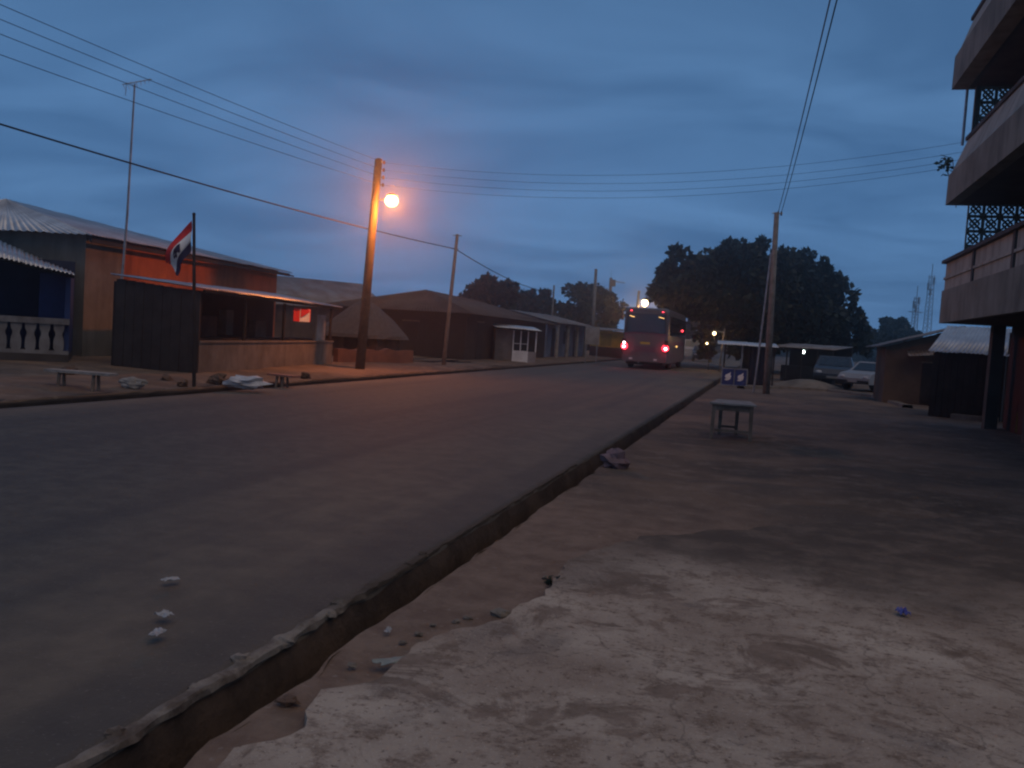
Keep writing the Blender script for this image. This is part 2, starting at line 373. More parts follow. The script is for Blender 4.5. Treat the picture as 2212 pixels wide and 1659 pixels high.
def lip():
    vs = []; fs = []; k = 8
    ss = frange(0, 11, .035)
    for s in ss:
        fade = max(0, min(1, (6.6 - s) / 2.2)); wv = .034 + .026 * nz(s * 2.2, 77) + .018 * nz(s * 7, 78)
        hh = max(.006, (.014 + .022 * nz(s * 2.7, 80) + .016 * nz(s * 9, 81)) * fade) + .006
        for j in range(k):
            q = math.pi * j / (k - 1)
            n = 1 + .35 * noise.noise(Vector((s * 7, j * .7, 3))) + .2 * noise.noise(Vector((s * 18, j, 3)))
            vs.append(st(s, T_LIP - .012 - math.cos(q) * wv * (.6 + .4 * fade) * n, -.015 * (j == k - 1) + math.sin(q) ** .6 * hh * n + .003 - (.05 if j in (0,) else 0)))
    for i in range(len(ss) - 1):
        for j in range(k - 1): fs.append((i * k + j, i * k + j + 1, (i + 1) * k + j + 1, (i + 1) * k + j))
    o = MB().add(vs, fs).build('drain_kerb', LIP, None, False); tag(o, kind='structure')
    for i in range(11):                          # loose lumps of broken mortar along the lip
        s = 2.2 + i * .36 + rnd.uniform(-.15, .15); r = rnd.uniform(.02, .048)
        m = MB().ball(st(s, T_LIP + rnd.uniform(-.05, .02), .012), (r * 1.2, r, r * .6), 8, 5, .7, i)
        m.build('mortar_lump', LIP, o, False)
lip()
# concrete apron in the foreground
AP = [(470, 1690), (505, 1640), (640, 1590), (700, 1530), (800, 1480), (890, 1430), (980, 1380), (1100, 1340), (1170, 1300), (1215, 1225), (1330, 1185), (1500, 1160), (1750, 1140), (2000, 1130), (2300, 1110), (2700, 1180)]
def apron():
    P = [G(*p) for p in AP]; P += [Vector((5.5, 5, 0)), Vector((5.5, 0, 0)), Vector((-.6, 0, 0)), Vector((-.9, 1.6, 0))]
    O = []
    for i, a in enumerate(P):
        b = P[(i + 1) % len(P)]; n = max(1, int((b - a).length / .06))
        for k in range(n):
            p = a.lerp(b, k / n); d = (b - a).normalized(); nn = Vector((-d.y, d.x, 0))
            O.append(p + nn * (.10 * nz(p.x * 2.2, p.y * 2.2, 2) + .05 * nz(p.x * 8, p.y * 8, 5)))
    import bmesh
    bm = bmesh.new(); top = [bm.verts.new((p.x, p.y, .042)) for p in O]
    bot = [bm.verts.new((p.x, p.y, -.03)) for p in O]
    ed = [bm.edges.new((top[i], top[(i + 1) % len(top)])) for i in range(len(top))]
    bmesh.ops.triangle_fill(bm, use_beauty=True, edges=ed, normal=(0, 0, 1))
    for i in range(len(top)):
        j = (i + 1) % len(top); bm.faces.new((top[i], bot[i], bot[j], top[j]))
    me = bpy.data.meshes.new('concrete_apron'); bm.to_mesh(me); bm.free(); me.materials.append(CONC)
    o = bpy.data.objects.new('concrete_apron', me); sc.collection.objects.link(o); tag(o, kind='structure')
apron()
# pale broken kerb strip across the yard and the sand beyond it
def strip(name, pts, wd, h, m):
    P = []
    for (a, b) in zip(pts, pts[1:]):
        n = max(2, int((b - a).length / .3))
        P += [a.lerp(b, k / n) for k in range(n)]
    P.append(pts[-1]); vs = []; fs = []
    for i, p in enumerate(P):
        d = (P[min(i + 1, len(P) - 1)] - P[max(0, i - 1)]).normalized(); nn = Vector((-d.y, d.x, 0)); j = .04 * nz(p.x * 2, p.y * 2, 9)
        for o, z in ((-wd / 2, -.05), (-wd / 2 + .03, h), (wd / 2 - .03, h), (wd / 2, -.05)): vs.append(p + nn * (o + j) + Vector((0, 0, z + .5 * j * (z > 0))))
    for i in range(len(P) - 1):
        for j in range(3): fs.append((i * 4 + j, i * 4 + j + 1, i * 4 + j + 5, i * 4 + j + 4))
    o = MB().add(vs, fs).build(name, m); tag(o, kind='structure'); return o
strip('yard_kerb', [G(1600, 838), G(1680, 838), G(1790, 845), G(1890, 858), G(1960, 880)], .35, .08, SANDCRETE)

# ------------------------------------------------------------------ big balcony block on the right
def balcony_block():
    S0, T0 = 25.1, 4.14                           # far front corner, measured along / across the road
    o = thing('balcony_building', 'tall concrete building with stacked balconies along the right edge', 'building', st(S0, T0), -TH)
    Lb = 17.0                                     # runs towards the camera
    z1, z2, z3 = 2.52, 5.5, 8.38
    box('ground_wall', REDW, o, 1.6, 9, -Lb, -.35, -.1, 2.515)
    box('back_wall', GREYC, o, 2.6, 9, -Lb, -.25, 2.6, 14)
    for k in range(5):
        c = box('pillar', DARKC, o, 1.05, 1.33, -1.0 - k * 3.6, -.7 - k * 3.6, -.1, z1)
    for i, z in enumerate((z1, z2, z3, 11.7)):
        sl = box('balcony_slab', DARKC, o, .12, 2.7, -Lb, -.02, z + .02, z + .18)
    # first floor: deep fascia, pale parapet with cap and posts
    box('fascia', GREYC, o, 0, .14, -Lb, 0, z1, z1 + .82)
    f = box('fascia', GREYC, o, .143, 2.6, -.14, -.003, z1 + .003, z1 + .82)
    pz0, pz1 = z1 + .823, z1 + 1.50
    for k in range(5):
        y1 = -.06 - k * 3.4; box('parapet_panel', LIGHTC, o, .04, .15, y1 - 3.22, y1, pz0, pz1)
        box('parapet_ledge', LIGHTC, o, .0, .037, y1 - 3.22, y1, pz0 + .27, pz0 + .33)
        box('parapet_post', DARKC, o, .0, .16, y1 - 3.39, y1 - 3.225, pz0, pz1)
    box('parapet_panel', LIGHTC, o, .153, 2.6, -.17, -.06, pz0, pz1)
    box('parapet_cap', DARKC, o, -.06, .22, -Lb, .03, pz1 + .003, pz1 + .085)
    box('parapet_cap', DARKC, o, .223, 2.6, -.22, .03, pz1 + .003, pz1 + .085)
    # second floor: fascia, parapet leaning back
    def leaning(z, h0, h1, lean, ov):
        MB().hexa([(ov, -Lb, z), (.16, -Lb, z), (.16, 0, z), (ov, 0, z), (ov, -Lb, z + h0), (.16, -Lb, z + h0), (.16, -.06, z + h0), (ov, -.06, z + h0)]).build('fascia', GREYC, o)
        MB().hexa([(.163, -.16, z), (2.6, -.16, z), (2.6, -.003, z), (.163, -.003, z), (.163, -.16, z + h0), (2.6, -.16, z + h0), (2.6, -.06, z + h0), (.163, -.06, z + h0)]).build('fascia', GREYC, o)
        MB().hexa([(ov + .04, -Lb, z + h0 + .003), (.16, -Lb, z + h0 + .003), (.16, -.12, z + h0 + .003), (ov + .04, -.12, z + h0 + .003),
                   (lean, -Lb, z + h1), (lean + .11, -Lb, z + h1), (lean + .11, -.32, z + h1), (lean, -.32, z + h1)]).build('parapet_panel', LIGHTC, o)
        MB().box(lean - .05, lean + .16, -Lb, -.27, z + h1 + .003, z + h1 + .09).build('parapet_cap', DARKC, o)
    leaning(z2, .74, 1.55, .22, -.1)
    leaning(z3, .80, 1.60, .10, -.2)
    box('fascia', GREYC, o, 0, .16, -Lb, 0, 11.7, 12.6)
    # pierced blocks closing the balcony ends; one shared block mesh
    P = .372
    bmk = MB(); e = .028; h = P / 2 - .004
    for a in (-1, 1):
        bmk.box(-h, h, -.045, .045, a * (h - e / 2) - e / 2, a * (h - e / 2) + e / 2)
        bmk.box(a * (h - e / 2) - e / 2, a * (h - e / 2) + e / 2, -.044, .044, -h + e, h - e)
    for a in (1, -1):                             # crossed ribs
        q = h - e; k = .03
        bmk.hexa([(-q, -.04, a * -q - k), (-q + .0, -.04, a * -q + k), (-q, .04, a * -q + k), (-q, .04, a * -q - k), (q, -.04, a * q - k), (q, -.04, a * q + k), (q, .04, a * q + k), (q, .04, a * q - k)])
    q = h * .66; k = .026
    for (x0, za, x1, zb) in ((0, q, q, 0), (q, 0, 0, -q), (0, -q, -q, 0), (-q, 0, 0, q)):
        bmk.hexa([(x0, -.036, za - k), (x0, -.036, za + k), (x0, .036, za + k), (x0, .036, za - k), (x1, -.036, zb - k), (x1, -.036, zb + k), (x1, .036, zb + k), (x1, .036, zb - k)])
    first = None
    for base, rows in ((pz1 + .09, 4), (z2 + 1.37, 4)):
        for r_ in range(rows):
            for c_ in range(6):
                if first is None: first = b = bmk.build('screen_block', GREYC, o)
                else: b = first.copy(); sc.collection.objects.link(b)
                b.location = (.40 + P / 2 + c_ * P, -.12 if base < 5 else -.30, base + P / 2 + r_ * P - (.0 if base < 5 else .0))
    box('end_post', DARKC, o, .30, .395, -.35, -.2, z2 + .75, z3)
    MB().tube([(.16, -.02, z2 + 1.5), (.16, -.02, z3 + .3)], .035, 8).build('downpipe', STEEL, o)
    MB().tube([(.16, .04, z2 - .05), (-.02, .06, z2 + 1.18), (-.35, -.3, z2 + 1.2)], .012, 5).build('wire_bracket', STEEL, o)
    return o
balcony_block()
# small plant rooted on the balcony ledge
pl = thing('ledge_plant', 'small wild plant sprouting from the balcony ledge', 'plant', st(25.12, 4.05, 6.24), 0)
def leaves(n, cen, rad, size, seed, hang=.0):
    r = random.Random(seed); m = MB()
    for i in range(n):
        d = Vector((r.gauss(0, 1), r.gauss(0, 1), r.gauss(0, 1))).normalized() * r.random() ** .4
        p = Vector(cen) + Vector((d.x * rad[0], d.y * rad[1], d.z * rad[2]))
        a = Vector((r.gauss(0, 1), r.gauss(0, 1), r.gauss(0, .6) - hang)).normalized(); b = a.cross(Vector((r.gauss(0, 1), r.gauss(0, 1), r.gauss(0, 1)))).normalized()
        l = size * r.uniform(.6, 1.3); q = l * .33
        m.add([p, p + a * l * .45 + b * q, p + a * l, p + a * l * .45 - b * q], [(0, 1, 2, 3)])
    return m
leaves(70, (-.1, 0, .28), (.17, .2, .26), .12, 5).build('foliage', LEAF2, pl)
sm = MB()
for k in range(5): sm.tube([(0, 0, 0), (-.05 + .03 * k - .06, .04 * (k - 2), .2), (-.12 + .05 * k - .06, .07 * (k - 2), .42)], [.009, .006, .003], 5)
sm.build('stem', BARK, pl)

# ------------------------------------------------------------------ trees
def tree(label, base, height, rx, ry, cz0, seed, leaf=.3, nclump=150, per=150, m=LEAF, group=None, shape=None, lean=(0, 0)):
    o = thing('tree', label, 'tree', base, 0, group); r = random.Random(seed)
    cz = (cz0 + height) / 2; rz = (height - cz0) / 2
    tr = MB(); top = Vector((lean[0], lean[1], cz * .9))
    tr.tube([(0, 0, -.2), (lean[0] * .2, lean[1] * .2, cz * .35), top], [height * .045, height * .034, height * .02], 9); tr.build('trunk', BARK, o, True)
    cm = MB(); lm = MB()
    for i in range(nclump):
        # clump centres pushed toward the surface of the crown
        while True:
            d = Vector((r.gauss(0, 1), r.gauss(0, 1), r.gauss(0, 1))).normalized()
            if d.z > -.75: break
        k = r.uniform(.35, 1) ** .5; bump = 1 + .22 * noise.noise(d * 2.3 + Vector((seed, 0, 0)))
        p = Vector((d.x * rx, d.y * ry, d.z * rz)) * k * bump + Vector((lean[0], lean[1], cz))
        if shape: p = shape(p)
        cr_ = r.uniform(.5, 1.0) * min(rx, rz) * .22
        if k > .9 and r.random() < .5: cr_ *= .58; p += Vector((d.x, d.y, d.z)) * cr_ * 1.5
        if i % 5 == 0: lm.tube([top * .6, top.lerp(p, .5) + Vector((0, 0, -.3)), p], [height * .014, height * .008, height * .003], 5)
        for q in range(per):
            e = Vector((r.gauss(0, 1), r.gauss(0, 1), r.gauss(0, .9))).normalized() * r.random() ** .45 * cr_
            c = p + e; a = (e.normalized() + Vector((r.gauss(0, .7), r.gauss(0, .7), r.gauss(0, .7) - .3))).normalized()
            b = a.cross(Vector((r.gauss(0, 1), r.gauss(0, 1), r.gauss(0, 1)))).normalized(); l = leaf * r.uniform(.6, 1.3); w_ = l * .36
            cm.add([c, c + a * l * .5 + b * w_, c + a * l, c + a * l * .5 - b * w_], [(0, 1, 2, 3)])
    lm.build('limbs', BARK, o, True); cm.build('crown', m, o); return o
def at(px, Y): return DG(px, Y)
p = at(1613, 62); HZ = lambda px: 645 + .065 * px
def zat(px, py, Y): return 1.6 + (HZ(px) - py) * Y / FPX
def bigshape(q):
    # wide at the bottom, low left skirt lifted over the road
    if q.x < -2.5: q.z = max(q.z, 3.7 + .35 * (-2.5 - q.x)) + .2 * (q.z < 4)
    if q.x > 2.5: q.z -= .22 * (q.x - 2.5) * (1 + .12 * q.z)
    q.z = max(q.z, .9); return q
tree('big dark spreading roadside tree behind the vendor stall', p, zat(1620, 540, 62), 6.7, 6.2, .6, 3, .42, 420, 120, LEAF, None, bigshape)
for px, py, Y, rpx, c0, sd, lab in ((1052, 604, 78, 56, 1.8, 11, 'small ragged tree behind the long low house on the left'),
                                    (1155, 634, 92, 62, 1.2, 12, 'low broad dark tree left of the cable end pole'),
                                    (1268, 614, 95, 68, 1.4, 13, 'rounded dark tree behind the two bare poles left of bus'),
                                    (1920, 688, 100, 62, 1.0, 14, 'low dark tree in front of the two lattice masts')):
    rr = rpx * Y / FPX; tree(lab, at(px, Y), zat(px, py, Y), rr, rr, c0, sd, .45, 80, 90, LEAF, 'distant trees')
tree('low dark tree filling the gap under the big tree', at(1530, 120), 5.5, 5, 5, 1.0, 15, .5, 70, 90, LEAF, 'distant trees')

tl = MB(); rt_ = random.Random(77)
for i in range(240):
    b_ = R(-62 + 124 * i / 239 + rt_.uniform(-.4, .4)); rr = rt_.uniform(205, 228); c_ = Vector((math.sin(b_) * rr * .75, math.cos(b_) * rr, 0)); hh = rt_.uniform(1.6, 3.4)
    for q in range(36):
        d_ = Vector((rt_.gauss(0, 1.6), rt_.gauss(0, 1.2), abs(rt_.gauss(0, .5)) * hh)); p_ = c_ + d_; a_ = Vector((rt_.gauss(0, 1), rt_.gauss(0, 1), rt_.gauss(0, 1))).normalized() * 1.3
        n_ = a_.cross(Vector((rt_.gauss(0, 1), rt_.gauss(0, 1), rt_.gauss(0, 1)))).normalized() * .7
        tl.add([p_ - a_, p_ + n_, p_ + a_, p_ - n_], [(0, 1, 2, 3)])
tag(tl.build('distant_treeline', LEAF), 'distant dark line of bush along the horizon', 'bush', kind='stuff')

# ------------------------------------------------------------------ left: porch house
def porch_house():
    o = thing('porch_house', 'low tin roofed house with white balustrade at the left edge', 'house')
    a = D(150, 700, 21.6); a.z = 0; b = D(-160, 700, 20.4); b.z = 0     # porch front, right end / left end
    ang = math.atan2(a.y - b.y, a.x - b.x); ln = (a - b).length
    o.location = a; o.rotation_euler = (0, 0, ang)
    # local: x=0 right end, negative to the left, +y deeper
    box('plinth', DARKC, o, -ln, 0, 0, 3, -.2, .36)
    box('back_wall', DARKBLUE, o, -ln, 0, 2.5, 2.7, .363, 2.7)
    box('end_wall', BLUE, o, -.12, -.005, .16, 2.497, .363, 2.3)
    box('corner_panel', BLUE, o, -.72, -.125, .9, 1.0, 1.1, 2.3)
    box('post', DARKBLUE, o, -2.6, -2.48, .03, .15, 1.2, 2.45)
    box('handrail', DIMWHITE, o, -ln, 0, -.02, .14, 1.08, 1.22)
    box('bottom_rail', DIMWHITE, o, -ln, 0, .0, .12, .363, .45)
    n = 15
    first = None
    for i in range(n):
        x = -.22 - i * .30
        if first is None:
            m = MB()
            prof = [(.09, 0), (.11, .05), (.115, .18), (.10, .30), (.075, .36), (.075, .42), (.11, .50), (.12, .63)]
            for (w0, z0), (w1, z1) in zip(prof, prof[1:]):
                m.hexa([(-w0, .02, z0), (w0, .02, z0), (w0, .1, z0), (-w0, .1, z0), (-w1, .02, z1), (w1, .02, z1), (w1, .1, z1), (-w1, .1, z1)])
            first = q = m.build('baluster', DIMWHITE, o)
        else: q = first.copy(); sc.collection.objects.link(q)
        q.location = (x, 0, .45)
    # roof: falls to the right
    W = Matrix.Translation(o.location) @ Matrix.Rotation(ang, 4, 'Z'); I = W.inverted()
    e1 = I @ D(161, 594, 21.2); e0 = I @ D(-190, 512, 19.9); r1 = I @ D(158, 588, 24.6); r0 = I @ D(-190, 440, 23.4)
    sheets(o, e0, e1, r0, r1, 6, TIN, .02, 6)
    for q in (.05, .5): MB().tube([e0.lerp(r0, q) - Vector((0, 0, .06)), e1.lerp(r1, q) - Vector((0, 0, .06))], .035, 6).build('rafter', DARKWOOD, o)
porch_house()

# ------------------------------------------------------------------ left: long orange house
def orange_house():
    a = DG(176, 24.4); far = DG(590, 36.0); d = (far - a); ln = d.length; ang = math.atan2(d.y, d.x)
    o = thing('orange_house', 'long house with orange front wall, beige near corner and tin roof', 'house', a, ang)
    # local x along the front (away from the camera), +y = behind the front
    W = Matrix.Translation(a) @ Matrix.Rotation(ang, 4, 'Z'); I = W.inverted()
    k = ((DG(250, 26.0) - a).length)
    zn, zf = zat(180, 508, 24.4), zat(590, 586, 36.)
    zk = zn + (zf - zn) * k / ln
    MB().hexa([(0, 0, -.1), (k, 0, -.1), (k, .25, -.1), (0, .25, -.1), (0, 0, zn), (k, 0, zk), (k, .25, zk), (0, .25, zn)]).build('beige_front_wall', BEIGE, o)
    MB().hexa([(k, 0, -.1), (ln, 0, -.1), (ln, .25, -.1), (k, .25, -.1), (k, 0, zk), (ln, 0, zf), (ln, .25, zf), (k, .25, zk)]).build('orange_front_wall', ORANGE, o)
    box('end_wall', BEIGE, o, 0, .25, .253, 6.0, -.1, zn)
    box('end_wall', BEIGE, o, ln - .25, ln - .003, .253, 6.0, -.1, zf)
    box('back_wall', BEIGE, o, .253, ln - .253, 5.75, 6, -.1, zf)
    # roof: ridge above the middle, hipped at the near end
    ro0 = I @ D(14, 431, 27.0); ro1 = I @ D(470, 549, 38.0)
    e0 = Vector((-.35, -.45, zn - .02)); e1 = Vector((ln + .4, -.45, zf - .02))
    sheets(o, e0, e1, ro0, ro1 + Vector((.3, 0, 0)), 16, TIN, .02, 6)
    hb = Vector((-.35, 6.4, zn - .02))
    sheets(o, hb, e0, ro0 + Vector((0, .02, .0)), ro0 + Vector((0, -.02, 0)), 5, TINPALE, .02, 6)
    b1 = Vector((ln + .4, 6.4, zf))
    sheets(o, b1, hb, ro1 + Vector((.3, .03, 0)), ro0 + Vector((0, .03, 0)), 8, TINOLD, .02, 6)
    MB().slab((ln - .1, -.3, zf), (ln - .1, 6.2, zf), (ln - .1, ro1.y, ro1.z - .05), (ln - .1, ro1.y - .05, ro1.z - .05), .08).build('gable', DARKWOOD, o)
    MB().box(-.3, ln + .3, -.40, -.36, min(zn, zf) - .16, min(zn, zf) - .05).build('fascia_board', DARKWOOD, o)
    for i in range(6):                            # rafter tails jutting at the far end
        MB().tube([(ln - .2, -.3 + i * .25, zf - .1 + i * .03), (ln + .75 + rnd.uniform(-.2, .25), -.35 + i * .25, zf - .12 + i * .05)], .03, 5).build('rafter_tail', DARKWOOD, o)
orange_house()

# ------------------------------------------------------------------ left: roadside bar with tin awning
def bar():
    a = DG(425, 21.3); b = DG(716, 30.5)
    d = b - a; ln = d.length; ang = math.atan2(d.y, d.x)
    o = thing('roadside_bar', 'open fronted roadside bar with sandcrete half wall and sloping tin awning', 'shop', a, ang)
    W = Matrix.Translation(a) @ Matrix.Rotation(ang, 4, 'Z'); I = W.inverted()
    k = 0; dp = 2.15
    n = 9                                         # dark upright boards closing the near end
    for i in range(n):
        y0 = i * dp / n; box('board', BLACKBOARD, o, .006 * (i % 2), .05, y0 + .004, y0 + dp / n - .004, -.05, 2.08 + .2 * y0 / dp)
    box('half_wall', SANDCRETE, o, .053, ln, 0, .16, -.1, .86)
    box('wall_coping', SANDCRETE, o, .053, ln + .02, -.03, .19, .863, .91)
    box('end_half_wall', SANDCRETE, o, ln - .16, ln - .003, .163, dp, -.1, .86)
    box('back_wall', DARKWOOD, o, .06, ln, dp + .003, dp + .1, -.1, 2.2)
    for x in (.12, 2.6, 5.2, ln - .12): MB().tube([(x, .08, .91), (x + .02, .08, 2.0)], .045, 7).build('post', DARKWOOD, o)
    box('end_panel', WHITEW, o, ln - 1.25, ln - .45, .12, .17, .913, 1.75)
    for i, (x, z0, z1, wd, m) in enumerate(((.9, .95, 1.85, .5, DARKC), (2.9, .95, 1.5, .9, MUDRED), (4.1, 1.0, 1.7, .45, SANDCRETE), (6.2, .95, 1.45, .8, SANDCRETE))):
        m_ = MB()
        for q in range(6):
            z_ = z0 + (z1 - z0) * q / 6; ww = wd * (.5 + .12 * nz(i * 3, q)); zz = z_ + (z1 - z0) / 6
            m_.hexa([(x - ww, 1.2, z_), (x + ww, 1.2, z_), (x + ww, 1.45, z_), (x - ww, 1.45, z_), (x - ww * .95, 1.22, zz), (x + ww * .95, 1.22, zz), (x + ww * .95, 1.43, zz), (x - ww * .95, 1.43, zz)])
        m_.build('hanging_cloth', m, o)
    box('counter', DARKWOOD, o, k + .3, ln - .3, .6, 1.1, -.05, .95)
    e0, e1 = Vector((-.12, -.2, 2.15)), Vector((ln + .25, -.2, 2.06)); r0, r1 = Vector((-.12, dp + .1, 2.36)), Vector((ln + .25, dp + .1, 2.38))
    sheets(o, e0, e1, r0, r1, 13, TIN, .016, 6)
    MB().tube([e0 + Vector((.1, .1, -.06)), e1 + Vector((-.1, .1, -.05))], .04, 6).build('eave_beam', DARKWOOD, o)
    MB().tube([e1 + Vector((-.05, .1, -.04)), r1 + Vector((-.05, -.1, -.04))], .035, 6).build('end_rafter', DARKWOOD, o)
    # banner
    bo = thing('bar_banner', 'small red and white banner hanging under the bar awning', 'banner', W @ Vector((ln - 3.7, -.06, 1.5)), ang)
    z0 = .0
    for nm, m, x0, x1, za, zb in (('red_field', FRED, 0, .45, 0, .40), ('white_field', FWHITE, .45, 1.25, .0, .40), ('red_border', FRED, 1.25, 1.35, 0, .40)):
        mm = MB()
        for q in range(4):
            xa, xb = x0 + (x1 - x0) * q / 4, x0 + (x1 - x0) * (q + 1) / 4; ya, yb = .02 * math.sin(xa * 9), .02 * math.sin(xb * 9)
            mm.hexa([(xa, ya, za), (xb, yb, za), (xb, yb + .008, za), (xa, ya + .008, za), (xa, ya, zb), (xb, yb, zb), (xb, yb + .008, zb), (xa, ya + .008, zb)])
        mm.build(nm, m, bo)
    MB().hexa([(.5, -.03, .12), (1.2, -.03, .30), (1.2, -.024, .40), (.5, -.024, .40), (.5, -.035, .25), (.9, -.035, .36), (.9, -.03, .40), (.5, -.03, .40)]).build('red_wedge', FRED, bo)
    MB().tube([(0, .02, .40), (0, .03, .56)], .006, 4).tube([(1.3, .02, .40), (1.3, .03, .55)], .006, 4).build('cord', WIRE, bo)
bar()

# antenna mast behind the bar
ma = D(262, 640, 22.6); mt = D(291, 181, 22.6)
an = thing('antenna_mast', 'tall thin television antenna mast rising behind the bar roof', 'antenna', (ma.x, ma.y, 0))
tv = mt - Vector((ma.x, ma.y, 0)); MB().tube([(-.03, 0, -.1), (0, 0, 2.2), (tv.x * .55, 0, tv.z * .55), (tv.x, 0, tv.z)], [.04, .035, .03, .022], 7).build('mast', STEEL, an)
z_ = tv.z; MB().tube([(tv.x - .25, -.1, z_ - .06), (tv.x + .38, .1, z_ + .16)], .012, 5).build('boom', STEEL, an)
for q in range(7):
    f = -.25 + q * .1; MB().tube([(tv.x + f - .08, .30 - .02 * q, z_ - .03 + f * .35), (tv.x + f + .08, -.30 + .02 * q, z_ - .01 + f * .35)], .006, 4).build('element', STEEL, an)
MB().tube([(tv.x - .22, 0, z_ - .30), (tv.x - .20, 0, z_ + .02)], .008, 4).build('element', STEEL, an)

# flag on its pole
fb = G(420, 846); fp = thing('flagpole', 'thin dark flagpole at the left kerb carrying a drooping flag', 'flagpole', fb)
ft = D(419, 463, fb.y) - Vector((fb.x, fb.y, 0))
MB().tube([(0, 0, -.2), (ft.x * .5, 0, ft.z * .5), (ft.x, 0, ft.z)], [.04, .035, .03], 8).build('pole', DARKWOOD, fp)
MB().ball((ft.x, 0, ft.z), .038, 8, 5).build('finial', DARKWOOD, fp)
def flag():
    fl = thing('party_flag', 'drooping red white and navy flag with a dark emblem', 'flag', (fb.x + ft.x - .02, fb.y, 0))
    # drooped cloth: hoist along the pole, free corner hanging down to the left
    H0, H1 = ft.z - .13, ft.z - 1.0                 # hoist top / bottom
    def pos(u, v):                                   # u along the fly, v down the hoist
        x = -.50 * math.sin(u * math.pi / 2) ** .9 * (1 - .58 * v)
        z = H0 - .62 * v * (1 - u) - u * (.86 + .22 * v) + .05 * math.sin(v * 6) * u
        y = .07 * math.sin(u * 7 + v * 2.5) * (.3 + u) + .03 * math.sin(v * 9 + u * 3)
        return Vector((x - .02, y, z))
    n, k = 18, 18
    def band(name, v0, v1, m):
        mb = MB(); vs = []; fs = []
        for j in range(k // 3 + 1):
            v = v0 + (v1 - v0) * j / (k // 3)
            for i in range(n + 1): vs.append(pos(i / n, v))
        for j in range(k // 3):
            for i in range(n): o_ = j * (n + 1) + i; fs.append((o_, o_ + 1, o_ + n + 2, o_ + n + 1))
        mb.add(vs, fs); q = mb.build(name, m, fl, True)
        md = q.modifiers.new('thickness', 'SOLIDIFY'); md.thickness = .004; return q
    band('red_stripe', 0, .333, FRED); wb = band('white_stripe', .333, .667, FWHITE); band('navy_stripe', .667, 1, FNAVY)
    em = MB()                                        # emblem: a dark bulky animal-like mark
    shape = [(.32, .40), (.42, .37), (.54, .38), (.60, .44), (.68, .50), (.66, .56), (.61, .52), (.58, .62), (.52, .62), (.51, .55), (.43, .55), (.42, .62), (.36, .62), (.34, .52)]
    vs = [pos(u, v) + Vector((0, -.012, 0)) for u, v in shape]; vs2 = [pos(u, v) + Vector((0, .012, 0)) for u, v in shape]
    c = [pos(.47, .48) + Vector((0, -.014, 0)), pos(.47, .48) + Vector((0, .014, 0))]
    s_ = len(shape); em.add(vs + [c[0]], [(i, (i + 1) % s_, s_) for i in range(s_)]); em.add(vs2 + [c[1]], [((i + 1) % s_, i, s_) for i in range(s_)])
    em.build('emblem', FNAVY, wb)
flag()

# ------------------------------------------------------------------ lamp posts and poles
def glow(name, col, es):
    m = bpy.data.materials.new(name); m.use_nodes = True; b = m.node_tree.nodes['Principled BSDF']
    b.inputs['Base Color'].default_value = (.8, .7, .5, 1); b.inputs['Emission Color'].default_value = (*col, 1); b.inputs['Emission Strength'].default_value = es
    m.cycles.emission_sampling = 'FRONT_BACK' if hasattr(m, 'cycles') else 'AUTO'
    return m
SODIUM = glow('sodium lamp', (1, .70, .32), 8)
def bulb(o, loc, col, watts, r):
    l = bpy.data.lights.new('lamp_light', 'POINT'); l.energy = watts; l.color = col; l.shadow_soft_size = r
    q = bpy.data.objects.new('lamp_light', l); sc.collection.objects.link(q); q.parent = o; q.location = loc; return q
SODFAR = glow('far sodium lamp', (1, .74, .45), 9)
YEL = glow('yellow bulb', (1, .72, .35), 12)
COLD = glow('cold white bulb', (.8, 1, .95), 14)
REDL = glow('red tail lamp', (1, .35, .40), 14)
REDGLOW = glow('red lamp halo', (1, .006, .035), 3.2)
REDS = glow('red marker', (1, .03, .06), 6)
WARMSTRIP = glow('warm lamp glow', (1, .55, .15), 3)
WHITEL = glow('white reversing lamp', (1, .9, .92), 8)
def pole(name, label, base, top, r0, r1, m, group='roadside poles'):
    o = thing(name, label, 'pole', base, 0, group); t = top - Vector((base.x, base.y, 0))
    MB().tube([(0, 0, -.3), t * .5, t], [r0, (r0 + r1) / 2, r1], 10).build('shaft', m, o, True); return o, t
def shackles(o, t, ux, zs):
    for z in zs:
        MB().box(.0, .10, -.03, .03, -.012, .012).build('bracket', STEEL, o).location = t + ux * .06 + Vector((0, 0, z))
        MB().tube([(0, 0, -.05), (0, 0, .05)], [.035, .035], 8).build('insulator', CERAM, o).location = t + ux * .19 + Vector((0, 0, z))
        MB().tube([(0, 0, -.075), (0, 0, .075)], .008, 5).build('insulator_pin', STEEL, o).location = t + ux * .19 + Vector((0, 0, z))
lb = G(776, 806); ltop = D(818, 344, lb.y)
lp, lt = pole('street_lamp', 'wooden street lamp post with lit orange lamp on the left verge', lb, ltop, .155, .115, POLEW)
tag(lp, cat='street lamp')
MB().tube([lt, lt + Vector((0, 0, .03))], [.12, .05], 10).build('pole_cap', POLEW, lp)
shackles(lp, lt, NV, (-.10, -.33, -.56, -.79))
MB().tube([lt + Vector((-.16, .03, -.78)), lt + Vector((.14, -.02, -.78))], .018, 6).build('crossbolt', STEEL, lp)
lc = D(846, 434, lb.y - .15) - Vector((lb.x, lb.y, 0))
ax = lt.x * (lc.z / lt.z)
MB().tube([(ax, 0, lc.z - .02), (lc.x - .25, -.06, lc.z + .06), (lc.x + .05, -.15, lc.z + .19)], .022, 7).build('arm', STEEL, lp)
MB().tube([(lc.x, lc.y, lc.z + .15), (lc.x, lc.y, lc.z + .24)], [.21, .07], 12).build('lamp_hood', STEEL, lp)
MB().ball((lc.x, lc.y, lc.z), (.21, .21, .185), 16, 10).build('lamp_bowl', SODIUM, lp, True)
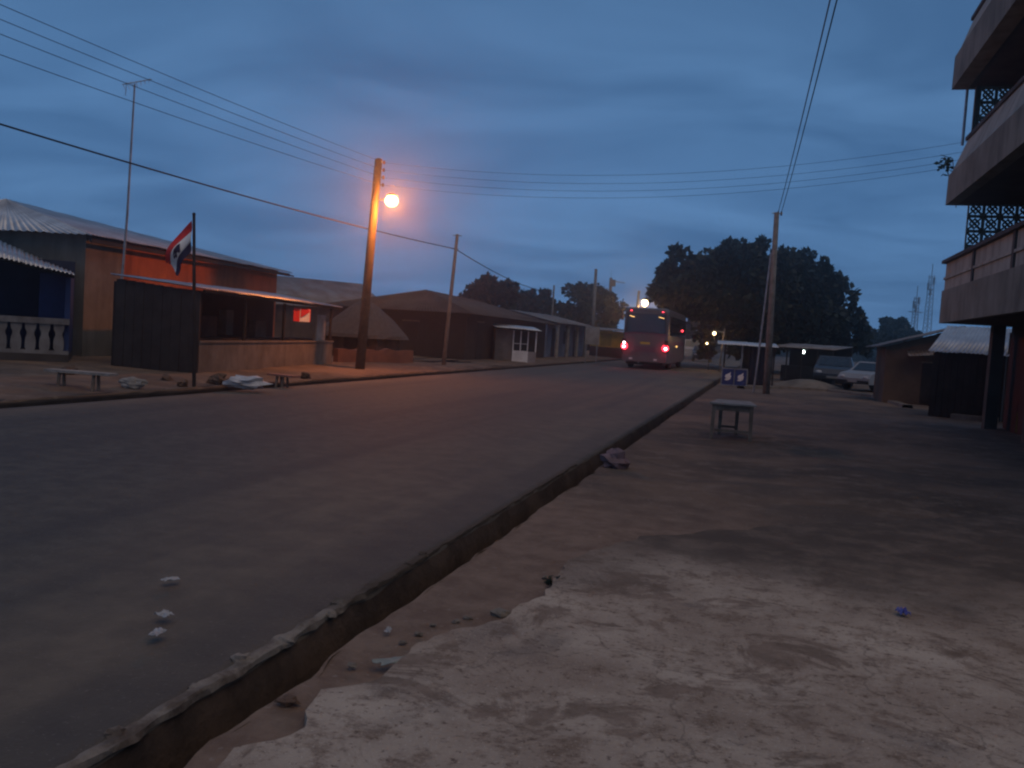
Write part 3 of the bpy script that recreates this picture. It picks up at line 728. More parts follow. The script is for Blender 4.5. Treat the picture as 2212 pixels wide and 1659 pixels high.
bulb(lp, (lc.x + .06, lc.y - .26, lc.z - .08), (1, .27, .04), 950, .08)

p2 = DG(957, 35.5); t2 = D(988, 506, 35.5)
q2, v2 = pole('utility_pole', 'thin grey cable pole in front of the long low house', p2, t2, .09, .06, POLEG)
MB().tube([v2 + Vector((-.18, 0, -.05)), v2 + Vector((.18, .0, -.05))], .02, 5).build('crossarm', STEEL, q2)
MB().tube([v2 + Vector((-.22, 0, -.56)), v2 + Vector((.08, .0, -.58))], .025, 5).build('cable_clamp', STEEL, q2)

p3 = G(1655, 851); t3 = D(1678, 459, p3.y)
q3, v3 = pole('utility_pole', 'tall pole standing beside the vendor stall in front of the big tree', p3, t3, .125, .085, POLEG)
MB().tube([v3 + Vector((-.16, .03, -.03)), v3 + Vector((.2, -.03, -.03))], .02, 5).build('crossarm', STEEL, q3)
for dx_ in (.05, .16): MB().tube([v3 + Vector((dx_, 0, -.1)), v3 + Vector((dx_, 0, .04))], .03, 7).build('insulator', CERAM, q3)
MB().tube([v3 * .78 + Vector((-.1, .02, 0)), (-.36, .1, 1.1), (-.42, .15, -.1)], .04, 7).build('service_pipe', STEEL, q3)

for px, py, Y, r_, lab, arm in ((1287.5, 581, 78, .16, 'stout bare pole behind the white notice board', 0),
                                (1320, 600, 96, .2, 'pole with a side arm between the bare pole and the bus', 1),
                                (1197, 616, 66, .08, 'short pole tip over the low dark tree ending the thick cable', 2)):
    q, v = pole('utility_pole', lab, DG(px - 10, Y), D(px, py, Y), r_, r_ * .8, POLEG)
    if arm == 1:
        MB().tube([v + Vector((-.1, 0, -.3)), v + Vector((1.5, .1, -.45))], .05, 5).build('side_arm', STEEL, q)
        MB().box(-.3, .3, -.2, .2, -.8, -.1).build('transformer', POLEG, q).location = v + Vector((.2, 0, -.1))
        MB().tube([v, v + Vector((0, 0, .8))], .02, 4).build('spike', STEEL, q)
def far_lamp(px, py, Y, toppx, label, rr, watts=450):
    c = D(px, py, Y); b = Vector((c.x - (.8 if rr > .2 else -.45), Y, 0)); tz = zat(px, toppx, Y)
    o, v = pole('street_lamp', label, b, Vector((b.x + .15, Y, tz)), .16 if rr > .2 else .05, .12 if rr > .2 else .04, POLEG); tag(o, cat='street lamp')
    l = c - b
    MB().tube([(.1, 0, l.z + .1), (l.x, 0, l.z + rr * 1.4)], .03, 6).build('arm', STEEL, o)
    MB().tube([(l.x, 0, l.z + rr * .8), (l.x, 0, l.z + rr * 1.5)], [rr * 1.2, rr * .4], 10).build('lamp_hood', STEEL, o)
    MB().ball(l, rr, 14, 9).build('lamp_bowl', SODFAR, o, True)
    bulb(o, (l.x, l.y, l.z - rr - .12), (1, .5, .15), watts, .1)
far_lamp(1393, 654, 88, 630, 'distant street lamp shining just above the bus roof', .33)
far_lamp(1543, 720, 54, 708, 'low orange lamp on a short post beside the big tree', .095, 25)

# ------------------------------------------------------------------ wires
def wire(label, a, b, sag, r, name='overhead_wire', group='overhead wires', cat='wire'):
    pts = []
    for i in range(25):
        f = i / 24; p_ = a.lerp(b, f); pts.append(p_ - Vector((0, 0, 4 * sag * f * (1 - f))))
    o = MB().tube(pts, r, 5).build(name, WIRE); tag(o, label, cat, group); return o
nm4 = ('topmost', 'second', 'third', 'lowest')
for i, z in enumerate((-.10, -.33, -.56, -.79)):
    A = lp.location + lt + NV * .19 + Vector((0, 0, z))
    B = st(-14, -12.3, 6.75 + z * .95 - (.25 if i == 3 else 0))
    wire(nm4[i] + ' of four wires from the lamp post to upper left', A, B, .42, .0065)
    E_ = D(2100, (304, 325, 341, 354)[i], 23.9)
    wire(nm4[i] + ' of four faint wires crossing the sky to the balcony building', A, E_, .62, .0045)
ca = q2.location + v2 + Vector((-.05, 0, -.57))
cl = D(805, 489, lb.y - .3); c0 = D(0, 238, 15.2)
d0 = (c0 - cl); wire('thick black cable sagging from the cable pole past the lamp post', ca, c0 + d0 * .8,   .30, .018, 'service_cable')
wire('thick black cable dropping from the cable pole towards the bus', ca, D(1197, 632, 66), .35, .02, 'service_cable')
for i, dx_ in enumerate((.05, .16)):
    A = q3.location + v3 + Vector((dx_, 0, .02)); M_ = D(1786 + 14 * i, 0, 12.6); d_ = M_ - A
    wire(('left', 'right')[i] + ' of the twin wires climbing from the right pole overhead', A, A + d_ * 1.7, .30, .010)

# ------------------------------------------------------------------ bus
def wheel(parent, x, y, r, wd, name='wheel'):
    e = MB().tube([(x - wd / 2, y, r), (x - wd * .35, y, r), (x + wd * .35, y, r), (x + wd / 2, y, r)], [r * .9, r, r, r * .9], 18).build(name, RUBBER, parent, True)
    MB().tube([(x - wd * .52, y, r), (x + wd * .52, y, r)], r * .55, 12).build('rim', STEEL, e); return e
def bus():
    BODY = mat('bus body', (.115, .115, .12), (.075, .075, .078), .8, .35, spec=.5)
    STRIPE = mat('bus stripe', (.16, .06, .10), (.12, .045, .08), 1, .4)
    o = thing('bus', 'coach seen from behind with glowing red tail lamps on the road', 'bus', st(49.4, -6.45, .04), -TH)
    Lb, hw = 10.8, 1.25
    # body: swept rounded cross-section, rear at y=0
    def ring(y, w_, zb, zt):
        pts = []; r_ = .22
        for cx, cz, a0 in ((w_ - r_, zb + .05, -90), (w_ - r_ - .04, zt - r_, 0), (-w_ + r_ + .04, zt - r_, 90), (-w_ + r_, zb + .05, 180)):
            for q in range(5):
                a_ = R(a0 + 90 * q / 4); rr = .05 if cz < 1 else r_
                if cz < 1: cxx = cx + (r_ - .05) * (1 if cx > 0 else -1)
                else: cxx = cx
                pts.append((cxx + rr * math.cos(a_), y, cz + rr * math.sin(a_)))
        return pts
    secs = [(-.0, 1.18, .42, 3.26), (.08, 1.24, .38, 3.32), (.4, hw, .36, 3.36), (Lb - .8, hw, .36, 3.36), (Lb - .15, 1.22, .4, 3.25), (Lb, 1.1, .5, 3.1)]
    m = MB(); vs = []; fs = []
    for q in secs: vs += ring(*q)
    k = 20
    for i in range(len(secs) - 1):
        for j in range(k): fs.append((i * k + j, (i + 1) * k + j, (i + 1) * k + (j + 1) % k, i * k + (j + 1) % k))
    fs += [tuple(range(k)), tuple((len(secs) - 1) * k + j for j in range(k - 1, -1, -1))]
    m.add(vs, fs).build('body', BODY, o, False)
    MB().hexa([(-1.06, -.03, 2.0), (1.06, -.03, 2.0), (1.06, .02, 2.0), (-1.06, .02, 2.0), (-.98, -.02, 3.02), (.98, -.02, 3.02), (.98, .03, 3.02), (-.98, .03, 3.02)]).build('rear_window', GLASS, o)
    for s_ in (-1, 1): MB().tube([(s_ * 1.09, -.035, 1.96), (s_ * 1.0, -.03, 3.06)], .022, 5).build('window_trim', BLACK, o)
    vs = []
    mb = MB()
    for i in range(12):
        xa, xb = -1.14 + 2.28 * i / 12, -1.14 + 2.28 * (i + 1) / 12; za, zb = 1.86 + .08 * (1 - (xa / 1.14) ** 2), 1.86 + .08 * (1 - (xb / 1.14) ** 2)
        mb.hexa([(xa, -.02, za), (xb, -.02, zb), (xb, .02, zb), (xa, .02, za), (xa, -.02, za + .06), (xb, -.02, zb + .06), (xb, .02, zb + .06), (xa, .02, za + .06)])
    mb.build('waist_moulding', STRIPE, o)
    box('engine_hatch', BODY, o, -.82, .82, -.018, .02, .82, 1.62)
    for i in range(5): box('vent_slat', STRIPE, o, -.6, .6, -.03, -.019, .95 + i * .06, .975 + i * .06)
    box('bumper', BODY, o, -1.2, 1.2, -.09, .1, .40, .68)
    box('number_plate', mat('yellow plate', (.55, .42, .06), (.45, .34, .05), 3, .5), o, -.26, .26, -.04, -.019, 1.36, 1.48)
    for s_ in (-1, 1):
        q = box('lamp_cluster', BLACK, o, s_ * 1.16 - .1, s_ * 1.16 + .1, -.04, .06, .98, 1.62)
        MB().ball((s_ * 1.12, -.03, 1.2), (.19, .03, .20), 16, 8).build('lens_halo', REDGLOW, o, True)  # glowing red disc added to imitate the halo round the tail lamp
        MB().ball((s_ * 1.14, -.05, 1.17), (.085, .035, .075), 14, 8).build('tail_lamp', REDL, o, True)
        bulb(o, (s_ * 1.14, -.22, 1.17), (1, .01, .03), 9, .05)
        MB().ball((s_ * 1.14, -.045, 1.38), (.065, .025, .07), 12, 7).build('reversing_lamp' if s_ < 0 else 'indicator', WHITEL if s_ < 0 else STRIPE, o, True)
        MB().ball((s_ * .86, -.02, 3.16), (.06, .03, .022), 10, 6).build('marker_lamp', REDS, o, True)
        box('fog_reflector', WHITE, o, s_ * .62 - .09 - (.1 if s_ < 0 else 0), s_ * .62 + .09 - (.1 if s_ < 0 else 0), -.10, -.091, .50, .59)
        MB().hexa([(s_ * .8 - .14, -.036, 2.86), (s_ * .8 + .14, -.036, 2.80), (s_ * .8 + .14, -.03, 2.80), (s_ * .8 - .14, -.03, 2.86), (s_ * .8 - .14, -.036, 2.885), (s_ * .8 + .14, -.036, 2.825), (s_ * .8 + .14, -.03, 2.825), (s_ * .8 - .14, -.03, 2.885)]).build('cabin_reflection', WARMSTRIP, o)  # glowing streaks on the rear glass, painted in as indoor lamp reflections
        for i in range(6): box('side_window', GLASS, o, *(sorted((s_ * (hw - .05), s_ * (hw + .006)))), .7 + i * 1.55, 2.12 + i * 1.55, 1.9, 2.95)
        box('skirt_stripe', STRIPE, o, *(sorted((s_ * (hw - .02), s_ * (hw + .004)))), .6, Lb - 1.2, 1.35, 1.6)
        for y in (2.6, Lb - 2.3): wheel(o, s_ * 1.08, y, .5, .3)
        MB().tube([(s_ * 1.2, Lb - .1, 2.9), (s_ * 1.55, Lb + .15, 2.85), (s_ * 1.55, Lb + .15, 2.4)], .03, 6).build('mirror_arm', BLACK, o)
    box('undercarriage', BLACK, o, -1.0, 1.0, .15, Lb - .6, .24, .5)
    MB().tube([(-.3, -.02, .36), (-.3, .6, .38)], .05, 8).build('exhaust', STEEL, o)
    MB().ball((1.28, 7.6, 2.3), (.05, .10, .06), 10, 6).build('side_marker', REDS, o, True)
    MB().ball((1.28, 4.6, 1.32), (.035, .07, .05), 10, 6).build('side_marker', WARMSTRIP, o, True)
    box('wiper', BLACK, o, -.02, .5, -.05, -.035, 2.02, 2.04)
bus()

# ------------------------------------------------------------------ left middle distance
def gable_house(name, label, a, b, depth, zw, zr, wm, rm, nsheet, over=.4, cat='house', back=True, doors=()):
    d = b - a; ln = d.length; ang = math.atan2(d.y, d.x); o = thing(name, label, cat, a, ang)
    box('front_wall', wm, o, 0, ln, 0, .2, -.2, zw); box('back_wall', wm, o, 0, ln, depth - .2, depth, -.2, zw)
    for x in (0.003, ln - .203):
        MB().add([(x, .203, -.2), (x, depth - .203, -.2), (x, depth - .203, zw), (x, depth / 2, zr - .06), (x, .203, zw), (x + .2, .203, -.2), (x + .2, depth - .203, -.2), (x + .2, depth - .203, zw), (x + .2, depth / 2, zr - .06), (x + .2, .203, zw)],
                 [(0, 1, 2, 3, 4), (9, 8, 7, 6, 5), (0, 5, 6, 1), (1, 6, 7, 2), (2, 7, 8, 3), (3, 8, 9, 4), (4, 9, 5, 0)]).build('gable_wall', wm, o)
    k = (zr - zw) / (depth / 2)
    sheets(o, (-.3, -over, zw - over * k + .02), (ln + .3, -over, zw - over * k + .02), (-.3, depth / 2 + .02, zr + .02), (ln + .3, depth / 2 + .02, zr + .02), nsheet, rm)
    if back: sheets(o, (ln + .3, depth + over, zw - over * k), (-.3, depth + over, zw - over * k), (ln + .3, depth / 2, zr), (-.3, depth / 2, zr), max(3, nsheet // 2), rm)
    for (x, wd, z0, z1, m) in doors:
        q = box('door' if z0 < .2 else 'window', m, o, x, x + wd, -.03, .02, z0, z1)
        box('frame', DARKWOOD, q, x - .05, x + wd + .05, -.045, -.031, z1, z1 + .06)
    return o, ln
def long_house():
    a, b = st(40.0, -13.6), st(54.0, -13.2); d = b - a; ln = d.length; ang = math.atan2(d.y, d.x); dp = 7.0; zw = 2.45; zr = 3.45
    o = thing('long_house', 'long low dark house with hipped rusty roof behind the cable pole', 'house', a, ang)
    DM = mat('sooty mud wall', (.055, .04, .034), (.034, .025, .022), 1.4, .95, bump=.01)
    box('front_wall', DM, o, 0, ln, 0, .2, -.2, zw); box('back_wall', DM, o, 0, ln, dp - .2, dp, -.2, zw)
    box('end_wall', DM, o, 0, .2, .203, dp - .203, -.2, zw); box('end_wall', DM, o, ln - .2, ln, .203, dp - .203, -.2, zw)
    v = .6; ze = zw - .15; r0 = Vector((3.2, dp / 2, zr)); r1 = Vector((ln - 3.2, dp / 2, zr - .15))
    A, B, C_, E_ = Vector((-v, -v, ze)), Vector((ln + v, -v, ze - .1)), Vector((ln + v, dp + v, ze)), Vector((-v, dp + v, ze))
    sheets(o, A, B, r0, r1, 16, RUST); sheets(o, E_, A, r0, r0 + Vector((0, -.05, 0)), 8, RUST)
    sheets(o, C_, E_, r1 + Vector((0, .02, 0)), r0 + Vector((0, .02, 0)), 8, RUST); sheets(o, B, C_, r1 + Vector((0, -.05, 0)), r1, 6, RUST)
    for x, wd, z0, z1 in ((1.5, .9, .05, 1.95), (4.2, .8, 1.0, 1.8), (7.0, .9, .05, 1.95), (10.5, .8, 1.0, 1.8)):
        q = box('door' if z0 < .2 else 'window', DARKWOOD, o, x, x + wd, -.03, .02, z0, z1); box('frame', WOOD, q, x - .05, x + wd + .05, -.045, -.031, z1, z1 + .06)
    q = box('window', DARKWOOD, o, -.03, .02, 2.4, 3.2, 1.0, 1.8); box('frame', WOOD, q, -.045, -.031, 2.35, 3.25, 1.8, 1.86)
long_house()
gable_house('back_house', 'grey roofed house standing far behind the lamp post', DG(560, 57), DG(830, 63), 8, 2.6, zat(700, 606, 64), MUD, TINOLD, 10, .5)
gable_house('columned_house', 'pale blue house with front columns beyond the white booth', st(56, -13.6), st(66, -13.2), 5, 2.5, 3.0, mat('pale blue wash', (.20, .26, .38), (.12, .15, .22), 1.2, .9), TINOLD, 9, .9,
            doors=((1.2, .9, .05, 1.95, DARKBLUE), (4.2, .8, 1.0, 1.8, DARKBLUE), (7.0, .9, .05, 1.95, DARKBLUE)))
for i, s_ in enumerate((56.2, 59.3, 62.4, 65.5)):
    co = MB().tube([st(s_, -12.95, -.1), st(s_, -12.95, 2.2)], .13, 10); co.tube([st(s_, -12.95, 2.1), st(s_, -12.95, 2.24)], .18, 10)
    q = co.build('porch_column', WHITEW); tag(q, ('nearest', 'second', 'third', 'farthest')[i] + ' porch column of the pale blue house', 'column', 'porch columns of the blue house')
# small hut with a thatched hip roof next to the lamp post
def hut():
    c = DG(782, 37.5); o = thing('thatched_hut', 'small mud hut with low thatched roof behind the lamp post', 'hut', c, R(-20))
    box('wall', MUD, o, -1.2, 1.2, -1.0, 1.0, -.2, 1.25)
    box('door', DARKWOOD, o, -.3, .35, -1.03, -1.004, 0, 1.1)
    vs = []; n = 20
    for ri, (rr, z) in enumerate(((1.75, .98), (1.7, 1.12), (1.1, 1.75), (.5, 2.28), (.12, 2.55))):
        for k in range(n):
            a_ = 2 * math.pi * k / n; j = 1 + .06 * nz(k * 1.3, ri * 2, 4); sq = 1 / max(abs(math.cos(a_)), abs(math.sin(a_))) ** .5
            vs.append((rr * j * sq * math.cos(a_), rr * j * sq * math.sin(a_), z + .04 * nz(k * .9, ri)))
    fs = [(r_ * n + k, r_ * n + (k + 1) % n, (r_ + 1) * n + (k + 1) % n, (r_ + 1) * n + k) for r_ in range(4) for k in range(n)] + [tuple(range(n - 1, -1, -1)), tuple(4 * n + k for k in range(n))]
    MB().add(vs, fs).build('roof', THATCH, o)
hut()
lw = thing('mud_wall', 'low crumbling red mud wall beside the bar and lamp post', 'wall', DG(724, 31.5), R(58))
vs = []; fs = []
for i in range(15):
    x = i * .3; h_ = .62 + .12 * nz(i * .6, 4); vs += [(x, -.13, -.2), (x, .13, -.2), (x, .10, h_), (x, -.10, h_)]
for i in range(14):
    for j in range(4): fs.append((i * 4 + j, i * 4 + (j + 1) % 4, i * 4 + 4 + (j + 1) % 4, i * 4 + 4 + j))
fs += [(0, 3, 2, 1), (56, 57, 58, 59)]
MB().add(vs, fs).build('wall', MUDRED, lw)

# white booth
def booth():
    a = DG(1067, 45.2); b = DG(1156, 45.6); d = b - a; ln = d.length
    o = thing('vendor_booth', 'small white vendor booth with paned hatch and tin lid roof', 'booth', a, math.atan2(d.y, d.x))
    GR = mat('booth grey panel', (.16, .14, .13), (.10, .085, .08), 2, .9)
    x = ln * .42
    box('side_panel', GR, o, 0, x, 0, 1.4, -.05, 1.7)
    box('door_panel', WHITE, o, x + .003, ln - .42, -.02, .05, -.02, .68)
    box('low_panel', mat('booth dim panel', (.30, .27, .27), (.2, .18, .18), 2, .9), o, ln - .417, ln, -.01, .05, -.02, .66)
    box('interior', BLACK, o, x, ln, .25, 1.4, -.05, 1.66)
    x1 = ln - .42
    for q in (x + .003, (x + x1) / 2 - .025, x1 - .06): box('mullion', WHITE, o, q, q + .055, -.02, .045, .683, 1.68)
    for z in (1.02,): box('glazing_bar', WHITE, o, x + .06, x1 - .06, -.01, .035, z, z + .03)
    for i in range(2):
        for z0, z1 in ((.69, 1.018), (1.053, 1.67)):
            xa = x + .062 + i * ((x1 - x) / 2 - .03); box('pane', GLASS, o, xa, xa + (x1 - x) / 2 - .09, .01, .016, z0, z1)
    box('post', WHITE, o, ln - .06, ln, .0, .05, .663, 1.68)
    sheets(o, (-.12, -.5, 1.80), (ln + .12, -.5, 1.74), (-.12, 1.5, 1.98), (ln + .12, 1.5, 1.92), 3, TINPALE, .015, 6)
booth()
def notice_board():
    a = DG(1260, 54.5); b = DG(1291, 54.5); d = b - a; ln = d.length
    o = thing('notice_board', 'plain white notice board on two posts left of the bus', 'sign', a, math.atan2(d.y, d.x))
    z0, z1 = zat(1275, 744, 54.5), zat(1275, 707, 54.5)
    box('board', WHITEW, o, 0, ln, -.02, .02, z0, z1)
    for x in (.08, ln - .14): box('post', STEEL, o, x, x + .06, .022, .08, -.2, z1 - .05)
    box('frame_rail', STEEL, o, -.02, ln + .02, -.025, .018, z1 + .003, z1 + .04)
notice_board()
def kiosk_box():
    a = DG(1290, 70); b = DG(1352, 70.5); d = b - a; ln = d.length
    o = thing('yellow_kiosk', 'yellow painted kiosk container just left of the bus', 'kiosk', a, math.atan2(d.y, d.x))
    Yw = mat('yellow paint', (.62, .36, .03), (.45, .26, .03), 1.5, .7)
    box('wall', Yw, o, 0, ln, 0, 2.2, .9, 2.15); box('lower_wall', REDW, o, 0, ln, .003, 2.197, -.1, .897)
    box('hatch', mat('dull yellow hatch', (.34, .22, .04), (.25, .16, .03), 1.5, .7), o, .15, ln * .45, -.03, -.003, 1.0, 1.95)
    sheets(o, (-.2, -.5, 2.2), (ln + .2, -.5, 2.2), (-.2, 2.4, 2.4), (ln + .2, 2.4, 2.4), 3, TINOLD)
kiosk_box()

# things lying on the left verge
def crumple(name, label, cat, loc, size, m, seed, group=None, flat=.4):
    b = MB().ball((0, 0, size[2] * .45), size, 12, 8, .75, seed); o = b.build(name, m); o.location = loc
    o.rotation_euler = (0, 0, rnd.uniform(0, 6)); tag(o, label, cat, group); return o
VZ = .15
g_ = G(533, 832, VZ); o_ = crumple('sack', 'large pale plastic sack lying on the left kerb', 'sack', g_, (.42, .22, .13), PLASTIC, 3); o_.rotation_euler = (0, 0, R(20))
g_ = G(287, 834, VZ); o_ = crumple('sack', 'small dirty white sack left of the flagpole', 'sack', g_, (.24, .13, .09), WHITEW, 5); o_.rotation_euler = (0, 0, R(-10))
def bench(label, pxa, pxb, Y0, Y1, h, m, py0, py1):
    a = G(pxa, py0, h); b = G(pxb, py1, h); d = b - a; d.z = 0; ln = d.length
    o = thing('plank_bench', label, 'bench', (a.x, a.y, 0), math.atan2(d.y, d.x), 'rough plank benches')
    box('plank', m, o, 0, ln, -.13, .13, h - .045, h)
    for x in (.25, ln - .35):
        MB().tube([(x, -.09, -.1), (x, -.05, h - .048)], .03, 6).build('leg', WOOD, o); MB().tube([(x + .02, .09, -.1), (x + .02, .05, h - .048)], .03, 6).build('leg', WOOD, o)
bench('low plank bench in front of the beige wall corner', 105, 246, 0, 0, .42, GREYWOOD, 796, 807)
bench('reddish plank bench beside the low half wall', 586, 640, 0, 0, .30, mat('reddish plank', (.36, .16, .11), (.24, .10, .07), 5, .8), 806, 812)
for i, (px, py, r_) in enumerate(((470, 826, .20), (505, 830, .16), (360, 822, .14), (395, 832, .12), (660, 815, .14), (150, 812, .2))):
    crumple('stone', ('rough stone right of the flagpole foot', 'stone touching the pale sack', 'dark stone left of the flagpole', 'small stone beside the flagpole foot', 'stone at the end of the half wall', 'stone under the plank bench end')[i], 'stone', G(px, py, .12), (r_, r_ * .8, r_ * .6), MUD, 20 + i, 'stones on the left verge')

# ------------------------------------------------------------------ right middle distance
def stall():
    o = thing('vendor_stall', 'low tin roofed vendor stall beside the right hand pole', 'stall', DG(1566, 39.0), R(-13))
    fr = D(1558, 748, 38.0)
    sheets(o, (-.45, -.3, 1.66), (2.1, -.3, 1.66), (-.45, 2.0, 1.82), (2.1, 2.0, 1.82), 4, TINPALE, .015, 6)
    for x, y in ((-.1, -.15), (1.95, -.15), (-.1, 1.8), (1.95, 1.8), (.62, -.15)): MB().tube([(x, y, -.1), (x, y, 1.66)], .035, 7).build('post', STEEL if x == .62 else DARKWOOD, o)
    DK = mat('dark tarpaulin', (.022, .026, .045), (.014, .016, .03), 3, .7)
    m_ = MB()
    for i in range(16):
        xa, xb = .95 + i * .058, .95 + (i + 1) * .058; ya, yb = .1 + .05 * math.sin(i * 1.7), .1 + .05 * math.sin((i + 1) * 1.7)
        m_.hexa([(xa, ya, .0), (xb, yb, .0), (xb, yb + .02, .0), (xa, ya + .02, .0), (xa, ya, 1.62), (xb, yb, 1.62), (xb, yb + .02, 1.62), (xa, ya + .02, 1.62)])
    m_.build('tarpaulin', DK, o)
    box('table', DARKWOOD, o, .0, .9, .4, 1.2, .6, .66)
    for x in (.04, .81):
        for y in (.44, 1.1): box('table_leg', DARKWOOD, o, x, x + .05, y, y + .05, -.05, .6)
stall()
def panel_box():
    a = G(1556, 832); b = DG(1613, a.y - .15); d = b - a; d.z = 0; ln = d.length
    o = thing('blue_counter', 'blue panelled counter front with two white marks by the road', 'counter', a, math.atan2(d.y, d.x))
    BL = mat('royal blue panel', (.025, .05, .20), (.018, .035, .14), 4, .6); h_ = .72
    box('case', DARKBLUE, o, .02, ln - .02, .02, .2, 0, h_ - .02)
    fr = MB().box(0, ln, -.02, .018, h_ - .05, h_).box(0, ln, -.02, .018, 0, .05).box(0, .05, -.019, .017, .05, h_ - .05).box(ln - .05, ln, -.019, .017, .05, h_ - .05).box(ln / 2 - .02, ln / 2 + .02, -.019, .017, .05, h_ - .05)
    fr.build('frame', STEEL, o)
    for k in range(2):
        x0 = .05 + k * (ln / 2 - .02); p_ = box('panel', BL, o, x0, x0 + ln / 2 - .08, -.004, .016, .052, h_ - .052)
        cx, cz = x0 + ln / 4 - .04, h_ * .52; pts = [(-.14, -.14), (-.02, -.17), (.10, -.10), (.13, .02), (.09, .08), (.11, .19), (.02, .12), (-.10, .06), (-.12, -.02), (-.07, -.08)]
        n = len(pts); vs = [(cx + x, -.012, cz + z) for x, z in pts] + [(cx + x, -.005, cz + z) for x, z in pts]
        MB().add(vs, [tuple(range(n)), tuple(range(2 * n - 1, n - 1, -1))] + [(i, i + n, (i + 1) % n + n, (i + 1) % n) for i in range(n)]).build('white_mark', WHITE, p_)
panel_box()
def shed_row():
    o = thing('long_shed', 'long dark open shed under the big tree with a lit bulb', 'shed', DG(1668, 47), math.atan2(*(lambda d: (d.y, d.x))(DG(1805, 45) - DG(1668, 47))))
    ln = (DG(1805, 45) - DG(1668, 47)).length
    sheets(o, (0, -.6, 1.72), (ln, -.6, 1.72), (0, 2.4, 1.95), (ln, 2.4, 1.95), 5, TINOLD)
    box('back_wall', DARKWOOD, o, 0, ln, 2.2, 2.3, -.1, 1.85)
    for i in range(5): MB().tube([(.1 + i * (ln - .2) / 4, -.5, -.1), (.1 + i * (ln - .2) / 4, -.5, 1.7)], .04, 6).build('post', DARKWOOD, o)
    box('counter', DARKWOOD, o, .3, ln - .3, .3, .8, 0, .8)
shed_row()
lc2 = D(1735, 760, 45.8); o = thing('bulb_lamp', 'bare cold white bulb lit inside the long shed', 'lamp', lc2)
MB().ball((0, 0, 0), (.085, .085, .085), 12, 8).build('bulb', COLD, o, True); MB().tube([(0, 0, .08), (0, 0, 1.86 - lc2.z)], .012, 5).build('cord', WIRE, o)
lc3 = D(1527, 742, 56); o = thing('bulb_lamp', 'small yellow bulb lit low at the road edge beyond the stall', 'lamp', (lc3.x, lc3.y, 0))
MB().ball((0, 0, lc3.z), .06, 12, 8).build('bulb', YEL, o, True); MB().tube([(.2, 0, -.1), (.2, 0, lc3.z + .3), (0, 0, lc3.z + .3), (0, 0, lc3.z + .1)], .025, 5).build('post', DARKWOOD, o)

def car(label, loc, rz, bm_, van=False, sc_=1.0):
    o = thing('parked_car', label, 'car', loc, rz, 'parked vehicles'); o.scale = (sc_,) * 3
    hw = .84
    if van: prof = [(-2.2, .35), (-2.22, .9), (-2.15, 1.9), (-1.9, 2.0), (1.2, 2.0), (1.75, 1.25), (2.2, 1.05), (2.25, .35)]
    else: prof = [(-2.05, .35), (-2.1, .75), (-1.9, .95), (-1.45, 1.0), (-1.0, 1.42), (.35, 1.44), (1.0, .98), (1.85, .85), (2.1, .62), (2.1, .35)]
    n = len(prof); vs = []
    for s_ in (-1, 1):
        for x, z in prof: vs.append((x, s_ * (hw - (.14 if z > 1.2 else 0)), z))
    MB().add(vs, [tuple(range(n)), tuple(range(2 * n - 1, n - 1, -1))] + [(i, i + n, (i + 1) % n + n, (i + 1) % n) for i in range(n)]).build('body', bm_, o)
    # windows
    if van: wz0, wz1, xf0, xf1 = 1.27, 1.9, 1.72, 1.28
    else: wz0, wz1, xf0, xf1 = 1.0, 1.38, .99, .44
    MB().slab((xf0 + .02, -.68, wz0), (xf0 + .02, .68, wz0), (xf1 + .02, .62, wz1), (xf1 + .02, -.62, wz1), .015).build('windscreen', GLASS, o)
    xr0, xr1 = (-2.2, -2.16) if van else (-1.43, -1.06)
    MB().slab((xr0 - .03, .66, wz0 + .02), (xr0 - .03, -.66, wz0 + .02), (xr1 - .03, -.6, wz1 - .02), (xr1 - .03, .6, wz1 - .02), .015).build('rear_window', GLASS, o)
    for s_ in (-1, 1):
        for xa, xb in ((-.9, -.15), (-.08, .55)): MB().slab((xa, s_ * .80, wz0 + .03), (xb, s_ * .80, wz0 + .03), (xb - .1, s_ * .712, wz1 - .03), (xa + .08, s_ * .712, wz1 - .03), .012).build('side_window', GLASS, o)
        e = MB().ball((2.07 if not van else 2.2, s_ * .6, .68), (.05, .15, .08), 10, 6).build('headlight', PLASTIC, o, True)
        MB().ball((-2.07 if not van else -2.2, s_ * .66, .75), (.04, .12, .09), 10, 6).build('tail_lamp', FRED, o, True)
        for x in (-1.3, 1.3):
            wq = MB().tube([(x, s_ * (hw - .18), .31), (x, s_ * (hw + .01), .31)], .31, 16).build('wheel', RUBBER, o, True); MB().tube([(x, s_ * (hw - .1), .31), (x, s_ * (hw + .02), .31)], .17, 10).build('rim', STEEL, wq)
    for x in (2.12, -2.12): box('bumper', BLACK, o, x - .05 - (.0), x + .05, -.8, .8, .36, .52)
    box('number_plate', WHITEW, o, 2.175, 2.185, -.25, .25, .42, .52) if not van else box('number_plate', WHITEW, o, 2.26, 2.27, -.25, .25, .42, .52)
    return o
CARDK = mat('dark car paint', (.03, .034, .045), (.024, .027, .036), 1, .3, spec=.5); CARW = mat('white car paint', (.26, .265, .27), (.21, .21, .215), 1, .35, spec=.5)
car('dark parked car with pale windscreen under the big tree', DG(1800, 43.5), R(-112), CARDK)
car('white parked car in front of the brown shed', DG(1888, 40.5), R(-140), CARW, sc_=.9)
car('white van parked far up the road beside the bus', DG(1492, 92), R(-100), CARW, van=True)
car('dark car parked far off in front of the white van', DG(1515, 82), R(-100), CARDK)
